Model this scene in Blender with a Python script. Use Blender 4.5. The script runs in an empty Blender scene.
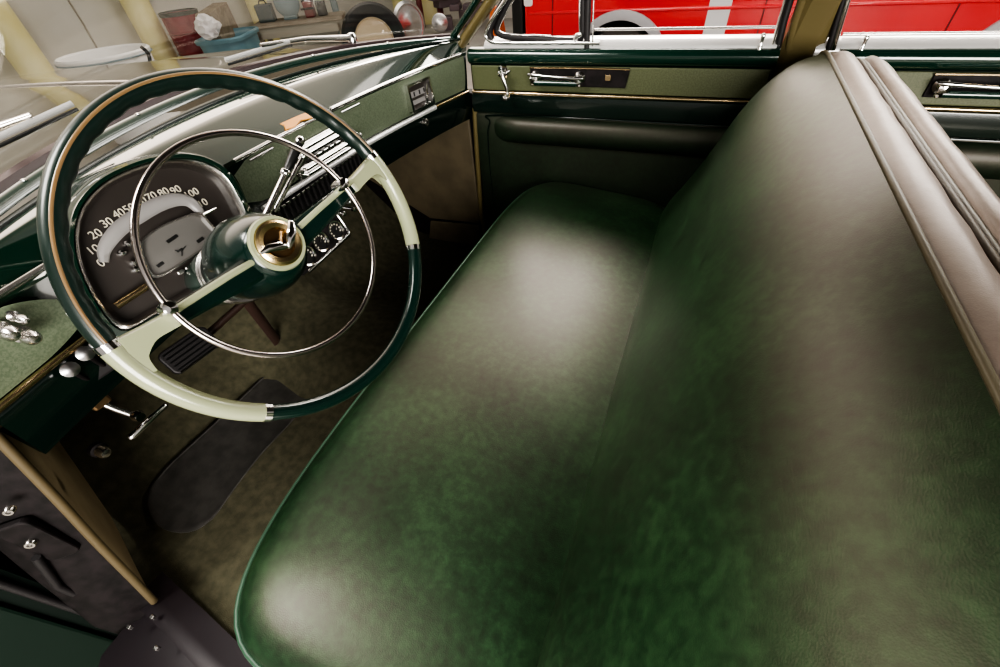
import bpy, bmesh, math, random
from mathutils import Vector, Matrix
random.seed(7)
PI = math.pi
SC = bpy.context.scene
COL = SC.collection

# ------------------------------------------------------------------ camera (fixed viewpoint of the photograph)
CX, CY, F = 500.0, 333.5, 424.0
CAM = Vector((0, 0, 1.08))
def _axes():
    Y = Vector((749 - CX, -105 - CY, F)).normalized()
    D = Vector((545 - CX, 770 - CY, F)); D = (D - Y * Y.dot(D)).normalized()
    Z = -D
    X = Y.cross(Z)
    return X, Y, Z
AX, AY, AZ = _axes()
def ray(px, py):
    d = Vector((px - CX, py - CY, F))
    return Vector((AX.dot(d), AY.dot(d), AZ.dot(d)))
def at(px, py, axis, val):
    """the point of the plane axis = val seen at that place of the photograph"""
    d = ray(px, py); i = 'xyz'.index(axis)
    return CAM + d * ((val - CAM[i]) / d[i])
cam_d = bpy.data.cameras.new('camera'); cam = bpy.data.objects.new('camera', cam_d); COL.objects.link(cam)
r0 = Vector((AX[0], AY[0], AZ[0])); r1 = Vector((AX[1], AY[1], AZ[1])); r2 = Vector((AX[2], AY[2], AZ[2]))
M = Matrix.Identity(4)
for i in range(3):
    M[i][0] = r0[i]; M[i][1] = -r1[i]; M[i][2] = -r2[i]; M[i][3] = CAM[i]
cam.matrix_world = M
cam_d.sensor_width = 36; cam_d.lens = F * 36 / 1000; cam_d.clip_start = .01; cam_d.clip_end = 200
SC.camera = cam

# ------------------------------------------------------------------ materials
MATS = {}
def mat(name, col, rough=.5, metal=0., coat=0., col2=None, scale=20., bump=0., bscale=300., detail=4., spec=.5, lo=.35, hi=.65, coatr=.05, vor=False, emit=0):
    if name in MATS: return MATS[name]
    m = bpy.data.materials.new(name); m.use_nodes = True
    nt = m.node_tree; b = nt.nodes['Principled BSDF']
    b.inputs['Base Color'].default_value = (*col, 1); b.inputs['Roughness'].default_value = rough
    b.inputs['Metallic'].default_value = metal; b.inputs['Coat Weight'].default_value = coat
    b.inputs['Coat Roughness'].default_value = coatr
    b.inputs['Specular IOR Level'].default_value = spec
    if emit:
        b.inputs['Emission Color'].default_value = (*col, 1); b.inputs['Emission Strength'].default_value = emit
    tc = nt.nodes.new('ShaderNodeTexCoord')
    if col2:
        n = nt.nodes.new('ShaderNodeTexNoise'); n.inputs['Scale'].default_value = scale; n.inputs['Detail'].default_value = detail
        r = nt.nodes.new('ShaderNodeValToRGB'); r.color_ramp.elements[0].position = lo; r.color_ramp.elements[1].position = hi
        r.color_ramp.elements[0].color = (*col, 1); r.color_ramp.elements[1].color = (*col2, 1)
        nt.links.new(tc.outputs['Object'], n.inputs['Vector']); nt.links.new(n.outputs['Fac'], r.inputs['Fac'])
        nt.links.new(r.outputs['Color'], b.inputs['Base Color'])
    if bump:
        if vor:
            n2 = nt.nodes.new('ShaderNodeTexVoronoi'); out = n2.outputs['Distance']
        else:
            n2 = nt.nodes.new('ShaderNodeTexNoise'); n2.inputs['Detail'].default_value = 3; out = n2.outputs['Fac']
        n2.inputs['Scale'].default_value = bscale
        bp = nt.nodes.new('ShaderNodeBump'); bp.inputs['Strength'].default_value = bump; bp.inputs['Distance'].default_value = .002
        nt.links.new(tc.outputs['Object'], n2.inputs['Vector']); nt.links.new(out, bp.inputs['Height'])
        nt.links.new(bp.outputs['Normal'], b.inputs['Normal'])
    MATS[name] = m
    return m
def glass(name, tint=(1, 1, 1), refl=.10):
    m = bpy.data.materials.new(name); m.use_nodes = True; nt = m.node_tree
    for n in list(nt.nodes):
        if n.type != 'OUTPUT_MATERIAL': nt.nodes.remove(n)
    out = nt.nodes['Material Output']
    t = nt.nodes.new('ShaderNodeBsdfTransparent'); t.inputs['Color'].default_value = (*tint, 1)
    g = nt.nodes.new('ShaderNodeBsdfGlossy'); g.inputs['Roughness'].default_value = .02
    lw = nt.nodes.new('ShaderNodeLayerWeight'); lw.inputs['Blend'].default_value = .12
    mm = nt.nodes.new('ShaderNodeMath'); mm.operation = 'MULTIPLY'; mm.inputs[1].default_value = .18
    mx = nt.nodes.new('ShaderNodeMixShader')
    nt.links.new(lw.outputs['Fresnel'], mm.inputs[0]); nt.links.new(mm.outputs[0], mx.inputs['Fac'])
    nt.links.new(t.outputs[0], mx.inputs[1]); nt.links.new(g.outputs[0], mx.inputs[2]); nt.links.new(mx.outputs[0], out.inputs['Surface'])
    return m
def leather(name, a, b, c, rough):
    m = bpy.data.materials.new(name); m.use_nodes = True; nt = m.node_tree; P = nt.nodes['Principled BSDF']
    tc = nt.nodes.new('ShaderNodeTexCoord')
    n1 = nt.nodes.new('ShaderNodeTexNoise'); n1.inputs['Scale'].default_value = 60; n1.inputs['Detail'].default_value = 8; n1.inputs['Roughness'].default_value = .62
    n2 = nt.nodes.new('ShaderNodeTexNoise'); n2.inputs['Scale'].default_value = 5; n2.inputs['Detail'].default_value = 4
    mx = nt.nodes.new('ShaderNodeMath'); mx.operation = 'MULTIPLY_ADD'; mx.inputs[1].default_value = .45
    sc = nt.nodes.new('ShaderNodeMath'); sc.operation = 'MULTIPLY'; sc.inputs[1].default_value = .55
    r = nt.nodes.new('ShaderNodeValToRGB'); e = r.color_ramp.elements
    e[0].position = .36; e[0].color = (*a, 1); e[1].position = .66; e[1].color = (*c, 1)
    k = e.new(.5); k.color = (*b, 1)
    for n in (n1, n2): nt.links.new(tc.outputs['Object'], n.inputs['Vector'])
    nt.links.new(n1.outputs['Fac'], sc.inputs[0]); nt.links.new(n2.outputs['Fac'], mx.inputs[0]); nt.links.new(sc.outputs[0], mx.inputs[2])
    nt.links.new(mx.outputs[0], r.inputs['Fac']); nt.links.new(r.outputs['Color'], P.inputs['Base Color'])
    v = nt.nodes.new('ShaderNodeTexVoronoi'); v.inputs['Scale'].default_value = 620
    n3 = nt.nodes.new('ShaderNodeTexNoise'); n3.inputs['Scale'].default_value = 9; n3.inputs['Detail'].default_value = 2
    ad = nt.nodes.new('ShaderNodeMath'); ad.operation = 'MULTIPLY_ADD'; ad.inputs[1].default_value = .7
    bp = nt.nodes.new('ShaderNodeBump'); bp.inputs['Strength'].default_value = .09; bp.inputs['Distance'].default_value = .0025
    nt.links.new(tc.outputs['Object'], v.inputs['Vector']); nt.links.new(tc.outputs['Object'], n3.inputs['Vector'])
    nt.links.new(n3.outputs['Fac'], ad.inputs[0]); nt.links.new(v.outputs['Distance'], ad.inputs[2])
    nt.links.new(ad.outputs[0], bp.inputs['Height']); nt.links.new(bp.outputs['Normal'], P.inputs['Normal'])
    P.inputs['Roughness'].default_value = rough; P.inputs['Specular IOR Level'].default_value = .5
    P.inputs['Coat Weight'].default_value = .3; P.inputs['Coat Roughness'].default_value = .34; P.inputs['Specular Tint'].default_value = (1, .82, .72, 1); P.inputs['Coat Tint'].default_value = (1, .9, .82, 1)
    MATS[name] = m
    return m

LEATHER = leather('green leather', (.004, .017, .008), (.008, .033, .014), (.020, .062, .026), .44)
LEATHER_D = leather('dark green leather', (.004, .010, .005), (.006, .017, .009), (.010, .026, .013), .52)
LEATHER_T = leather('taupe sheen leather', (.20, .17, .148), (.23, .195, .17), (.26, .222, .195), .42)  # same green leather; the taupe puts its cream reflection into the colour
PIPE_L = mat('pale green piping', (.035, .085, .05), .45)
PIPE_T = mat('tan piping', (.13, .115, .075), .45)
PAINT = mat('dark green paint', (.004, .026, .017), .16, coat=1.)
PAINT_B = mat('black green paint', (.004, .012, .009), .2, coat=.8)
DASHTOP = mat('polished green paint', (.004, .024, .015), .08, coat=1., spec=.6)
DASHTOP.node_tree.nodes['Principled BSDF'].inputs['Coat IOR'].default_value = 2.5; DASHTOP.node_tree.nodes['Principled BSDF'].inputs['Specular Tint'].default_value = (1, .86, .68, 1)
INSERT = mat('grained green panel', (.115, .145, .095), .42, col2=(.16, .19, .13), scale=260, bump=.25, bscale=700, lo=.4, hi=.6)
INSERT_D = mat('grained olive panel', (.065, .075, .034), .45, col2=(.09, .10, .05), scale=260, bump=.25, bscale=700, lo=.4, hi=.6)
PLASTIC_G = mat('dark green plastic', (.003, .016, .012), .22, coat=.5)
PLASTIC_L = mat('pale green plastic', (.30, .32, .20), .25, coat=.5)
RIMTOP = mat('black green rim', (.007, .018, .014), .34, coat=.25)
CHROME = mat('chrome', (.78, .77, .76), .1, metal=1.)
DARKCH = mat('worn chrome', (.34, .33, .34), .3, metal=1.)
CHROME_B = mat('bright polished rail', (.90, .89, .88), .35, metal=.55)
CHROME_S = mat('satin chrome', (.6, .58, .56), .25, metal=1.)
CHROME_W = mat('warm chrome', (.62, .48, .30), .25, metal=1.)
GOLD = mat('gold', (.72, .56, .32), .25, metal=1.)
BLACK = mat('black', (.008, .008, .008), .4)
RUBBER = mat('black rubber', (.014, .012, .013), .55)
MAROON = mat('dark maroon gasket', (.035, .018, .02), .4)
CARPET = mat('olive carpet', (.060, .056, .032), .95, col2=(.095, .088, .053), scale=40, bump=.8, bscale=500)
MATR = mat('rubber mat', (.055, .053, .05), .5, col2=(.085, .08, .075), scale=30, bump=.2, bscale=200)
KICK = mat('brown board', (.085, .068, .042), .6, col2=(.12, .095, .058), scale=12)
TANTRIM = mat('olive tan paint', (.135, .108, .048), .3, coat=.3)
HEAD = mat('headliner', (.035, .032, .025), .9)
JAMB = mat('jamb metal', (.006, .005, .005), .6, col2=(.016, .012, .013), scale=40, spec=.25)
DIAL = mat('brown black dial', (.034, .028, .025), .4)
DIALG = mat('grey dial', (.13, .125, .118), .3)
BAND = mat('silver band', (.27, .26, .255), .3)
NUM = mat('ivory numerals', (.62, .58, .48), .5)
AMBER = mat('amber', (.62, .28, .06), .5)
GLASS = glass('window glass'); GLASS_W = glass('windshield glass')
HOODM = mat('hood paint', (.30, .275, .225), .10, metal=.85, coat=.5)
WALL = mat('cream wall', (.66, .63, .56), .8, col2=(.74, .715, .65), scale=1.2, bump=.1, bscale=30)
YELLOW = mat('yellow paint', (.82, .74, .36), .5, col2=(.88, .81, .46), scale=3)
CONC = mat('concrete', (.36, .34, .31), .5, col2=(.46, .44, .40), scale=2)
RED = mat('red car paint', (.66, .012, .022), .25, coat=.8, col2=(.70, .016, .025), scale=2)
GREYP = mat('grey plastic', (.34, .33, .34), .5)
WHITE = mat('white paint', (.78, .77, .74), .4)
DRUMRED = mat('drum red', (.22, .02, .03), .4, col2=(.30, .04, .05), scale=8)
BLUE = mat('blue plastic', (.16, .30, .36), .45, col2=(.22, .37, .42), scale=3)
BROWN = mat('brown cardboard', (.22, .17, .11), .8, col2=(.30, .24, .17), scale=10)
STEELG = mat('grey blue steel', (.22, .28, .29), .5)
WOODB = mat('bench wood', (.34, .28, .21), .7, col2=(.44, .38, .30), scale=6)
POLER = mat('red brown paint', (.20, .03, .03), .5)

# ------------------------------------------------------------------ object helpers
WM = {}
def prop(o, label=None, cat=None, group=None, kind=None):
    if label: o['label'] = label
    if cat: o['category'] = cat
    if group: o['group'] = group
    if kind: o['kind'] = kind
    return o
def thing(name, loc, label, cat, group=None, matrix=None):
    o = bpy.data.objects.new(name, None); COL.objects.link(o); o.empty_display_size = .05
    m = matrix or Matrix.Translation(Vector(loc)); o.matrix_world = m; WM[o.name] = m.copy()
    return prop(o, label, cat, group)
def part(name, loc, label, parent):
    o = bpy.data.objects.new(name, None); COL.objects.link(o); o.empty_display_size = .03
    m = Matrix.Translation(Vector(loc)); o.parent = parent; o.matrix_basis = WM[parent.name].inverted() @ m; WM[o.name] = m.copy()
    return prop(o, label)
def link(name, me, m, parent=None, smooth=True, local=False, label=None):
    o = bpy.data.objects.new(name, me); COL.objects.link(o)
    if m: me.materials.clear(); me.materials.append(m)
    if smooth:
        for p in me.polygons: p.use_smooth = True
    pm = WM[parent.name] if parent else Matrix.Identity(4)
    if parent:
        o.parent = parent
        if not local: me.transform(pm.inverted())
    WM[o.name] = pm.copy()
    if label: o['label'] = label
    return o
def fin(bm):
    bmesh.ops.recalc_face_normals(bm, faces=bm.faces)
    me = bpy.data.meshes.new('m'); bm.to_mesh(me); bm.free(); return me
def sharp(o, ang=35):
    me = o.data
    bm = bmesh.new(); bm.from_mesh(me)
    for e in bm.edges:
        if len(e.link_faces) == 2 and e.calc_face_angle(0) > math.radians(ang): e.smooth = False
    bm.to_mesh(me); bm.free(); return o
def bevel(o, w, seg=2, ang=30):
    b = o.modifiers.new('bevel', 'BEVEL'); b.width = w; b.segments = seg; b.limit_method = 'ANGLE'; b.angle_limit = math.radians(ang); b.harden_normals = False
    return o
def a_loft(bm, curves, cu=False, cv=False, capu=False):
    """curves: list of equal-length point lists; cu closes each curve, cv closes the list, capu fills first and last curve"""
    V = [[bm.verts.new(p) for p in c] for c in curves]
    n = len(V); m = len(V[0])
    for i in range(n if cv else n - 1):
        for j in range(m if cu else m - 1):
            try: bm.faces.new((V[i][j], V[(i + 1) % n][j], V[(i + 1) % n][(j + 1) % m], V[i][(j + 1) % m]))
            except ValueError: pass
    if capu:
        for c in (V[0], V[-1]):
            try: bm.faces.new(c)
            except ValueError: pass
    return V
def a_tube(bm, pts, r, n=10, closed=False, cap=True, flat=None, up=None):
    pts = [Vector(p) for p in pts]; N = len(pts)
    rad = r if isinstance(r, (list, tuple)) else [r] * N
    rings = []; pu = None
    for i, p in enumerate(pts):
        if closed: t = pts[(i + 1) % N] - pts[i - 1]
        else: t = pts[min(i + 1, N - 1)] - pts[max(i - 1, 0)]
        t.normalize()
        if up is not None: u = Vector(up)
        elif pu is None: u = Vector((0, 0, 1)) if abs(t.z) < .9 else Vector((1, 0, 0))
        else: u = pu
        u = (u - t * u.dot(t)).normalized(); pu = u; w = t.cross(u)
        fx, fy = flat or (1, 1)
        rings.append([p + (u * math.cos(a) * fy + w * math.sin(a) * fx) * rad[i] for a in (2 * PI * k / n for k in range(n))])
    a_loft(bm, rings, cu=True, cv=closed, capu=(cap and not closed))
def a_box(bm, c, s, R=None):
    c = Vector(c); R = R or Matrix.Identity(3)
    vs = [bm.verts.new(c + R @ Vector((s[0] * x / 2, s[1] * y / 2, s[2] * z / 2))) for x in (-1, 1) for y in (-1, 1) for z in (-1, 1)]
    for f in ((0, 1, 3, 2), (4, 6, 7, 5), (0, 4, 5, 1), (2, 3, 7, 6), (0, 2, 6, 4), (1, 5, 7, 3)): bm.faces.new([vs[i] for i in f])
def a_lathe(bm, prof, o=(0, 0, 0), R=None, n=32, cap=True):
    """profile of (radius, height) turned about the z axis of R at o"""
    o = Vector(o); R = R or Matrix.Identity(3)
    rings = [[o + R @ Vector((max(r, 1e-4) * math.cos(2 * PI * k / n), max(r, 1e-4) * math.sin(2 * PI * k / n), h)) for k in range(n)] for r, h in prof]
    a_loft(bm, rings, cu=True, capu=cap)
def a_prism(bm, poly, h0, h1, fr):
    """polygon of (u, v) drawn out from height h0 to h1 in frame fr = (origin, u, v, n)"""
    o, u, v, n = fr
    a = [bm.verts.new(o + u * p[0] + v * p[1] + n * h0) for p in poly]; b = [bm.verts.new(o + u * p[0] + v * p[1] + n * h1) for p in poly]
    bm.faces.new(a); bm.faces.new(b)
    for i in range(len(a)):
        j = (i + 1) % len(a); bm.faces.new((a[i], a[j], b[j], b[i]))
def frame(o, n, upv=(0, 0, 1)):
    n = Vector(n).normalized(); v = Vector(upv); v = (v - n * v.dot(n)).normalized(); u = v.cross(n)
    return (Vector(o), u, v, n)
def frmat(fr):
    o, u, v, n = fr
    R = Matrix((u, v, n)).transposed()
    return R
def B(name, m, parent, fn, smooth=True, local=False, label=None, ang=None, bev=None):
    bm = bmesh.new(); fn(bm); o = link(name, fin(bm), m, parent, smooth, local, label)
    if bev: bevel(o, bev)
    if smooth: sharp(o, ang or 40)
    return o
def tube(name, m, parent, pts, r, **k):
    lab = k.pop('label', None); loc = k.pop('local', False)
    return B(name, m, parent, lambda bm: a_tube(bm, pts, r, **k), local=loc, label=lab, ang=60)
def box(name, m, parent, c, s, bev=None, R=None, label=None, local=False):
    return B(name, m, parent, lambda bm: a_box(bm, c, s, R), smooth=False, bev=bev, label=label, local=local)
def prism(name, m, parent, poly, h0, h1, fr, bev=None, label=None):
    return B(name, m, parent, lambda bm: a_prism(bm, poly, h0, h1, fr), smooth=False, bev=bev, label=label)
def lathe(name, m, parent, prof, o=(0, 0, 0), R=None, n=32, label=None):
    return B(name, m, parent, lambda bm: a_lathe(bm, prof, o, R, n), label=label)
def loft(name, m, parent, curves, label=None, ang=50, solid=0, **k):
    o = B(name, m, parent, lambda bm: a_loft(bm, curves, **k), label=label, ang=ang)
    if solid:
        s = o.modifiers.new('thick', 'SOLIDIFY'); s.thickness = solid; s.offset = 0
    return o
def text(name, s, size, m, parent, o, u, v, n, ext=.0006, label=None):
    c = bpy.data.curves.new('t', 'FONT'); c.body = s; c.size = size; c.align_x = 'CENTER'; c.align_y = 'CENTER'; c.extrude = ext
    t = bpy.data.objects.new('t', c); me = bpy.data.meshes.new_from_object(t); bpy.data.objects.remove(t)
    R = Matrix((u, v, n)).transposed().to_4x4(); R.translation = Vector(o); me.transform(R)
    return link(name, me, m, parent, False, label=label)
def catmull(pts, n=8, closed=False):
    P = [Vector(p) for p in pts]; N = len(P); out = []
    for i in range(N if closed else N - 1):
        if closed: a, b, c, d = P[i - 1], P[i], P[(i + 1) % N], P[(i + 2) % N]
        else: a, b, c, d = P[max(i - 1, 0)], P[i], P[i + 1], P[min(i + 2, N - 1)]
        for k in range(n):
            t = k / n
            out.append(.5 * ((2 * b) + (c - a) * t + (2 * a - 5 * b + 4 * c - d) * t * t + (3 * b - a - 3 * c + d) * t ** 3))
    if not closed: out.append(P[-1])
    return out
def rrect(w, h, r, n=5, cx=0, cy=0):
    out = []
    for sx, sy, a0 in ((1, 1, 0), (-1, 1, 90), (-1, -1, 180), (1, -1, 270)):
        for k in range(n + 1):
            a = math.radians(a0 + 90 * k / n)
            out.append((cx + sx * (w / 2 - r) + r * math.cos(a), cy + sy * (h / 2 - r) + r * math.sin(a)))
    return out
def lerp(a, b, t): return a + (b - a) * t
def dup(o, parent=None):
    c = o.copy(); COL.objects.link(c)
    if parent: c.parent = parent
    for ch in list(o.children): dup(ch, c)
    return c
ZAX = {'x': Matrix(((0, 0, 1), (0, 1, 0), (-1, 0, 0))), '-y': Matrix(((1, 0, 0), (0, 0, -1), (0, 1, 0)))}

# ------------------------------------------------------------------ bench seat
seat = thing('front_bench', (0, .72, 0), 'full-width green leather front bench seat with piped cushion and tall backrest', 'seat')
X0, X1, YA, YB = -.542, .04, -.06, 1.495
def cushion(bm):
    xc, yc, hx, hy = (X0 + X1) / 2, (YA + YB) / 2, (X1 - X0) / 2, (YB - YA) / 2
    R = .11; NT = 180
    ring = []
    def edge(a):      # rounded-rectangle outline by angle, as a unit direction
        e = 5.6
        c, s = math.cos(a), math.sin(a)
        rx, ry = hx, hy
        k = (abs(c / rx) ** e + abs(s / ry) ** e) ** (-1 / e)
        return Vector((xc + k * c, yc + k * s, 0))
    # sample evenly on the perimeter
    dense = [edge(2 * PI * k / 2000) for k in range(2000)]
    L = [0]
    for i in range(2000): L.append(L[-1] + (dense[(i + 1) % 2000] - dense[i]).length)
    out = []; j = 0
    for k in range(NT):
        d = L[-1] * k / NT
        while L[j + 1] < d: j += 1
        out.append(dense[j])
    C = Vector((xc, yc, 0))
    def ztop(s, p):
        crown = .036 * (1 - s ** 2.4)
        fr = max(0, (X0 + .16 - p.x) / .16); ce = max(0, (p.y - (YB - .22)) / .22)
        uu = (p.x - X0) / (X1 - X0); return .392 - .062 * uu + crown * .75 - .006 * ce * ce
    rings = [[Vector((p.x, p.y, .10)) for p in out], [Vector((p.x, p.y, .335 - .062 * (p.x - X0) / (X1 - X0))) for p in out]]
    for s in (1.0, .992, .978, .95, .91, .85, .76, .64, .48, .3, .14):
        # inset parallel to the outline rather than scaled, so that the long bench keeps an even roll
        rr = []
        for p in out:
            d = p - C
            ins = (1 - s) * hx
            q = Vector((C.x + d.x * (1 - ins / hx), C.y + d.y * (1 - ins / hy), 0))
            roll = .0 if s >= 1 else .03 * (1 - max(0, 1 - ins / .05) ** 2) ** .5
            q.z = ztop(s, q) - .03 + roll
            rr.append(q)
        rings.append(rr)
    V = a_loft(bm, rings, cu=True)
    bm.faces.new(V[-1]); bm.faces.new(V[0])
    cushion.edge = [Vector((p.x - .002 * (1 if p.x < xc else 0), p.y, .366 - .062 * (p.x - X0) / (X1 - X0))) for p in out]
cu = B('cushion', LEATHER, seat, cushion, ang=80)
tube('piping', PIPE_L, cu, [p for p in cushion.edge], .0048, closed=True, n=8, label='pale green welt around the cushion edge')
# backrest: profile in X and Z swept along Y
prof = [(-.02, .16), (-.045, .25), (-.04, .335), (-.02, .392), (.012, .447), (.042, .504), (.078, .588), (.109, .669), (.148, .735), (.196, .782), (.246, .800)]
prof = [(p.x, p.y) for p in catmull([Vector((a, b, 0)) for a, b in prof], 3)]
def shrink_at(y, y0, y1, w):
    t = min(1, max(0, (y - y0) / w), max(0, (y1 - y) / w)); return math.sqrt(max(0, 1 - (1 - t) ** 2))
YB0, YB1 = -.06, 1.455
ys = [YB0 + .002, YB0 + .012, YB0 + .03, YB0 + .06, YB0 + .1] + [YB0 + .1 + (YB1 - YB0 - .22) * k / 22 for k in range(1, 23)] + [YB1 - .085, YB1 - .055, YB1 - .03, YB1 - .012, YB1 - .002]
profm = [(-.02, .16), (-.045, .25), (-.038, .335), (-.022, .392), (.006, .447), (.034, .504), (.074, .588), (.116, .662), (.160, .720), (.204, .765), (.247, .801)]
profm = [(p.x, p.y) for p in catmull([Vector((a, b, 0)) for a, b in profm], 3)]
def bsec(y):
    s = shrink_at(y, YB0, YB1, .12)
    q = min(1, max(0, (YB1 - y) / .42)); q = q * q * (3 - 2 * q)
    out = []
    for i in range(len(prof)):
        x, z = lerp(prof[i][0], profm[i][0], q), lerp(prof[i][1], profm[i][1], q)
        t = i / (len(prof) - 1)
        nx, nz = -.82, .57
        b = .010 * s * math.sin(PI * t) ** 1.2 - .055 * (1 - s) * math.sin(PI * t) ** .6
        w = .0012 * math.sin(y * 21 + t * 5) * math.sin(PI * t)
        dz = -.035 * (1 - s) * t * t
        out.append(Vector((x + nx * (b + w), y, z + nz * (b + w) + dz)))
    return out
bk = loft('backrest', LEATHER, seat, [bsec(y) for y in ys], capu=False, ang=80)
def topedge(y, dx=0, dz=0):
    s = shrink_at(y, YB0, YB1, .12)
    return Vector((.247 + dx, y, .800 - .035 * (1 - s) + dz))
tube('piping', PIPE_T, bk, [topedge(y, .002, .003) for y in ys], .0042, n=8, label='tan welt along the front top edge of the backrest')
def tsec(y):
    s = shrink_at(y, YB0, YB1, .12)
    out = []
    for k in range(9):
        t = k / 8
        pw = .0016 * math.sin(y * 46 + 9 * t) * math.sin(PI * t)
        out.append(Vector((.25 + .070 * t, y, .799 - .006 * t - .016 * t ** 6 + .012 * s * math.sin(PI * t) + pw - .035 * (1 - s))))
    return out
loft('top_panel', LEATHER_T, seat, [tsec(y) for y in ys], ang=80, label='strip along the top of the backrest, coloured taupe for a cream reflection')
for k, dx in enumerate((.319, .329)):
    tube('piping', PIPE_T if k else mat('brown piping', (.10, .075, .045), .5), bk, [Vector((dx, y, .788 - .036 * (1 - shrink_at(y, YB0, YB1, .12)) - .003 * k)) for y in ys], .0048, n=8, label='double welt behind the top strip of the backrest')
bprof = [(.330, .772), (.336, .790), (.349, .797), (.366, .790), (.386, .768), (.402, .73), (.415, .67), (.425, .55), (.43, .4), (.42, .25), (.40, .12)]
def backsec(y):
    s = shrink_at(y, YB0, YB1, .12)
    return [Vector((x - .03 * (1 - s) * (i > 2), y, z - .035 * (1 - s) + (.001 * math.sin(y * 38 + i)))) for i, (x, z) in enumerate(bprof)]
loft('back_panel', LEATHER_T, seat, [backsec(y) for y in ys], ang=80, label='padded rear face of the backrest, coloured taupe for a cream reflection')
def seatside(y):
    def fn(bm):
        a = [Vector(p) for p in bsec(y)]; t = [Vector(p) for p in tsec(y)]; b = [Vector(p) for p in backsec(y)]
        bm.faces.new([bm.verts.new(p) for p in a + t[1:] + b])
    return fn
for y in (ys[0], ys[-1]): B('side_panel', LEATHER, seat, seatside(y), smooth=False)

# ------------------------------------------------------------------ steering wheel
wc = Vector((-.478, .335, .782)); wn = Vector((.8906, -.1217, .438)).normalized()
wfr = frame(wc, wn); _, wu, wv, _ = wfr
WMAT = Matrix((wu, wv, wn)).transposed().to_4x4(); WMAT.translation = wc
wheel = thing('steering_wheel', wc, 'two-tone dark and pale green steering wheel with chrome horn ring', 'steering wheel', matrix=WMAT)
RR = .217
def cpt(r, deg, h=0): a = math.radians(deg); return Vector((r * math.cos(a), r * math.sin(a), h))
A0, A1, B0, B1 = 12.7, -29.5, 176.5, 224.0
def arc(d0, d1, n, r=RR, h=0): return [cpt(r, d0 + (d1 - d0) * k / n, h) for k in range(n + 1)]
def rim_arc(bm, d0, d1, n, rad, wave=0):
    rings = []
    for k in range(n + 1):
        d = d0 + (d1 - d0) * k / n; c = cpt(RR, d); er = cpt(1, d); ez = Vector((0, 0, 1)); ring = []
        for j in range(16):
            a = 2 * PI * j / 16; q = rad
            if wave: q = rad * (1 + wave * (.5 + .5 * math.cos(math.radians(d) * 48)) * max(0, -math.cos(a)) ** 1)
            ring.append(c + er * math.cos(a) * q * .98 + ez * math.sin(a) * q * 1.06)
        rings.append(ring)
    a_loft(bm, rings, cu=True, capu=True)
B('rim_top', RIMTOP, wheel, lambda bm: rim_arc(bm, A0, B0, 150, .0108, .14), local=True, ang=70, label='dark green upper rim with finger grips')
B('rim_bottom', PLASTIC_G, wheel, lambda bm: rim_arc(bm, B1, A1 + 360, 70, .0110), local=True, ang=70, label='dark green lower rim')
tube('rim_line', mat('tan rim line', (.20, .125, .06), .3, coat=.6), wheel, [cpt(RR + .001, A0 + 1 + (B0 - A0 - 2) * k / 120, .0100) for k in range(121)], .0022, n=8, local=True, label='tan line along the top of the rim')  # narrow tan line laid along the upper rim face
def flare(bm, d0, d1, sgn, sp):
    """pale green arm: spoke end that widens into the rim section"""
    rim_arc(bm, d0, d1, 36, .0122, .0)
    s = math.radians(sp)
    ex = Vector((math.cos(s), math.sin(s), 0)); ey = Vector((-math.sin(s), math.cos(s), 0)) * sgn
    up = lambda r, o: ex * r + ey * o
    hw = .0098
    top = [up(r, hw + .004 * ((r - .14) / .075) ** 2) for r in (.148, .157, .168, .18, .195, .21)]
    # lower concave edge runs down along the inner rim
    low = [up(.148, -hw), up(.165, -hw + .0012), up(.183, -hw + .0012), cpt(RR - .019, d0 + (d1 - d0) * .150)]
    dd = abs(d1 - d0); q = -1 if sgn > 0 else 1
    end = cpt(RR - .008, d0 + (d1 - d0) * .27)
    mid = cpt(RR - .0125, d0 + (d1 - d0) * .19)
    lo = catmull(low + [mid, end], 5)
    outer = [cpt(RR - .004, d0 + (d1 - d0) * t) for t in (.26, .21, .15, .08)]
    poly = [(p.x, p.y) for p in top + list(reversed(outer)) + list(reversed(lo))]
    if sgn * 1 > 0 and False: poly.reverse()
    a = [bm.verts.new((x, y, -.011)) for x, y in poly]; b = [bm.verts.new((x, y, .006)) for x, y in poly]
    cx_, cy_ = sum(x for x, y in poly) / len(poly), sum(y for x, y in poly) / len(poly)
    c = [bm.verts.new((cx_ + (x - cx_) * .90, cy_ + (y - cy_) * .90, .0105)) for x, y in poly]
    bm.faces.new(a); bm.faces.new(c)
    for i in range(len(a)):
        j = (i + 1) % len(a); bm.faces.new((a[i], a[j], b[j], b[i])); bm.faces.new((b[i], b[j], c[j], c[i]))
B('spoke_arm', PLASTIC_L, wheel, lambda bm: flare(bm, A0, A1, 1, 9.5), local=True, ang=30, label='pale green arm and rim section nearer the passenger')
B('spoke_arm', PLASTIC_L, wheel, lambda bm: flare(bm, B0, B1, -1, 179), local=True, ang=30, label='pale green arm and rim section nearer the door')
def spoke(sp):
    def fn(bm):
        s = math.radians(sp); ex = Vector((math.cos(s), math.sin(s), 0)); ey = Vector((-math.sin(s), math.cos(s), 0))
        rings = []
        for r, w, z0, z1 in ((.03, .017, -.045, -.004), (.06, .0165, -.034, .0), (.10, .0135, -.022, .004), (.150, .0105, -.011, .006), (.156, .0105, -.010, .006)):
            rings.append([ex * r + ey * p + Vector((0, 0, q)) for p, q in ((-w, z0), (-w, z1 - .005), (-w * .7, z1), (w * .7, z1), (w, z1 - .005), (w, z0))])
        a_loft(bm, rings, cu=True, capu=True)
    return fn
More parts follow.
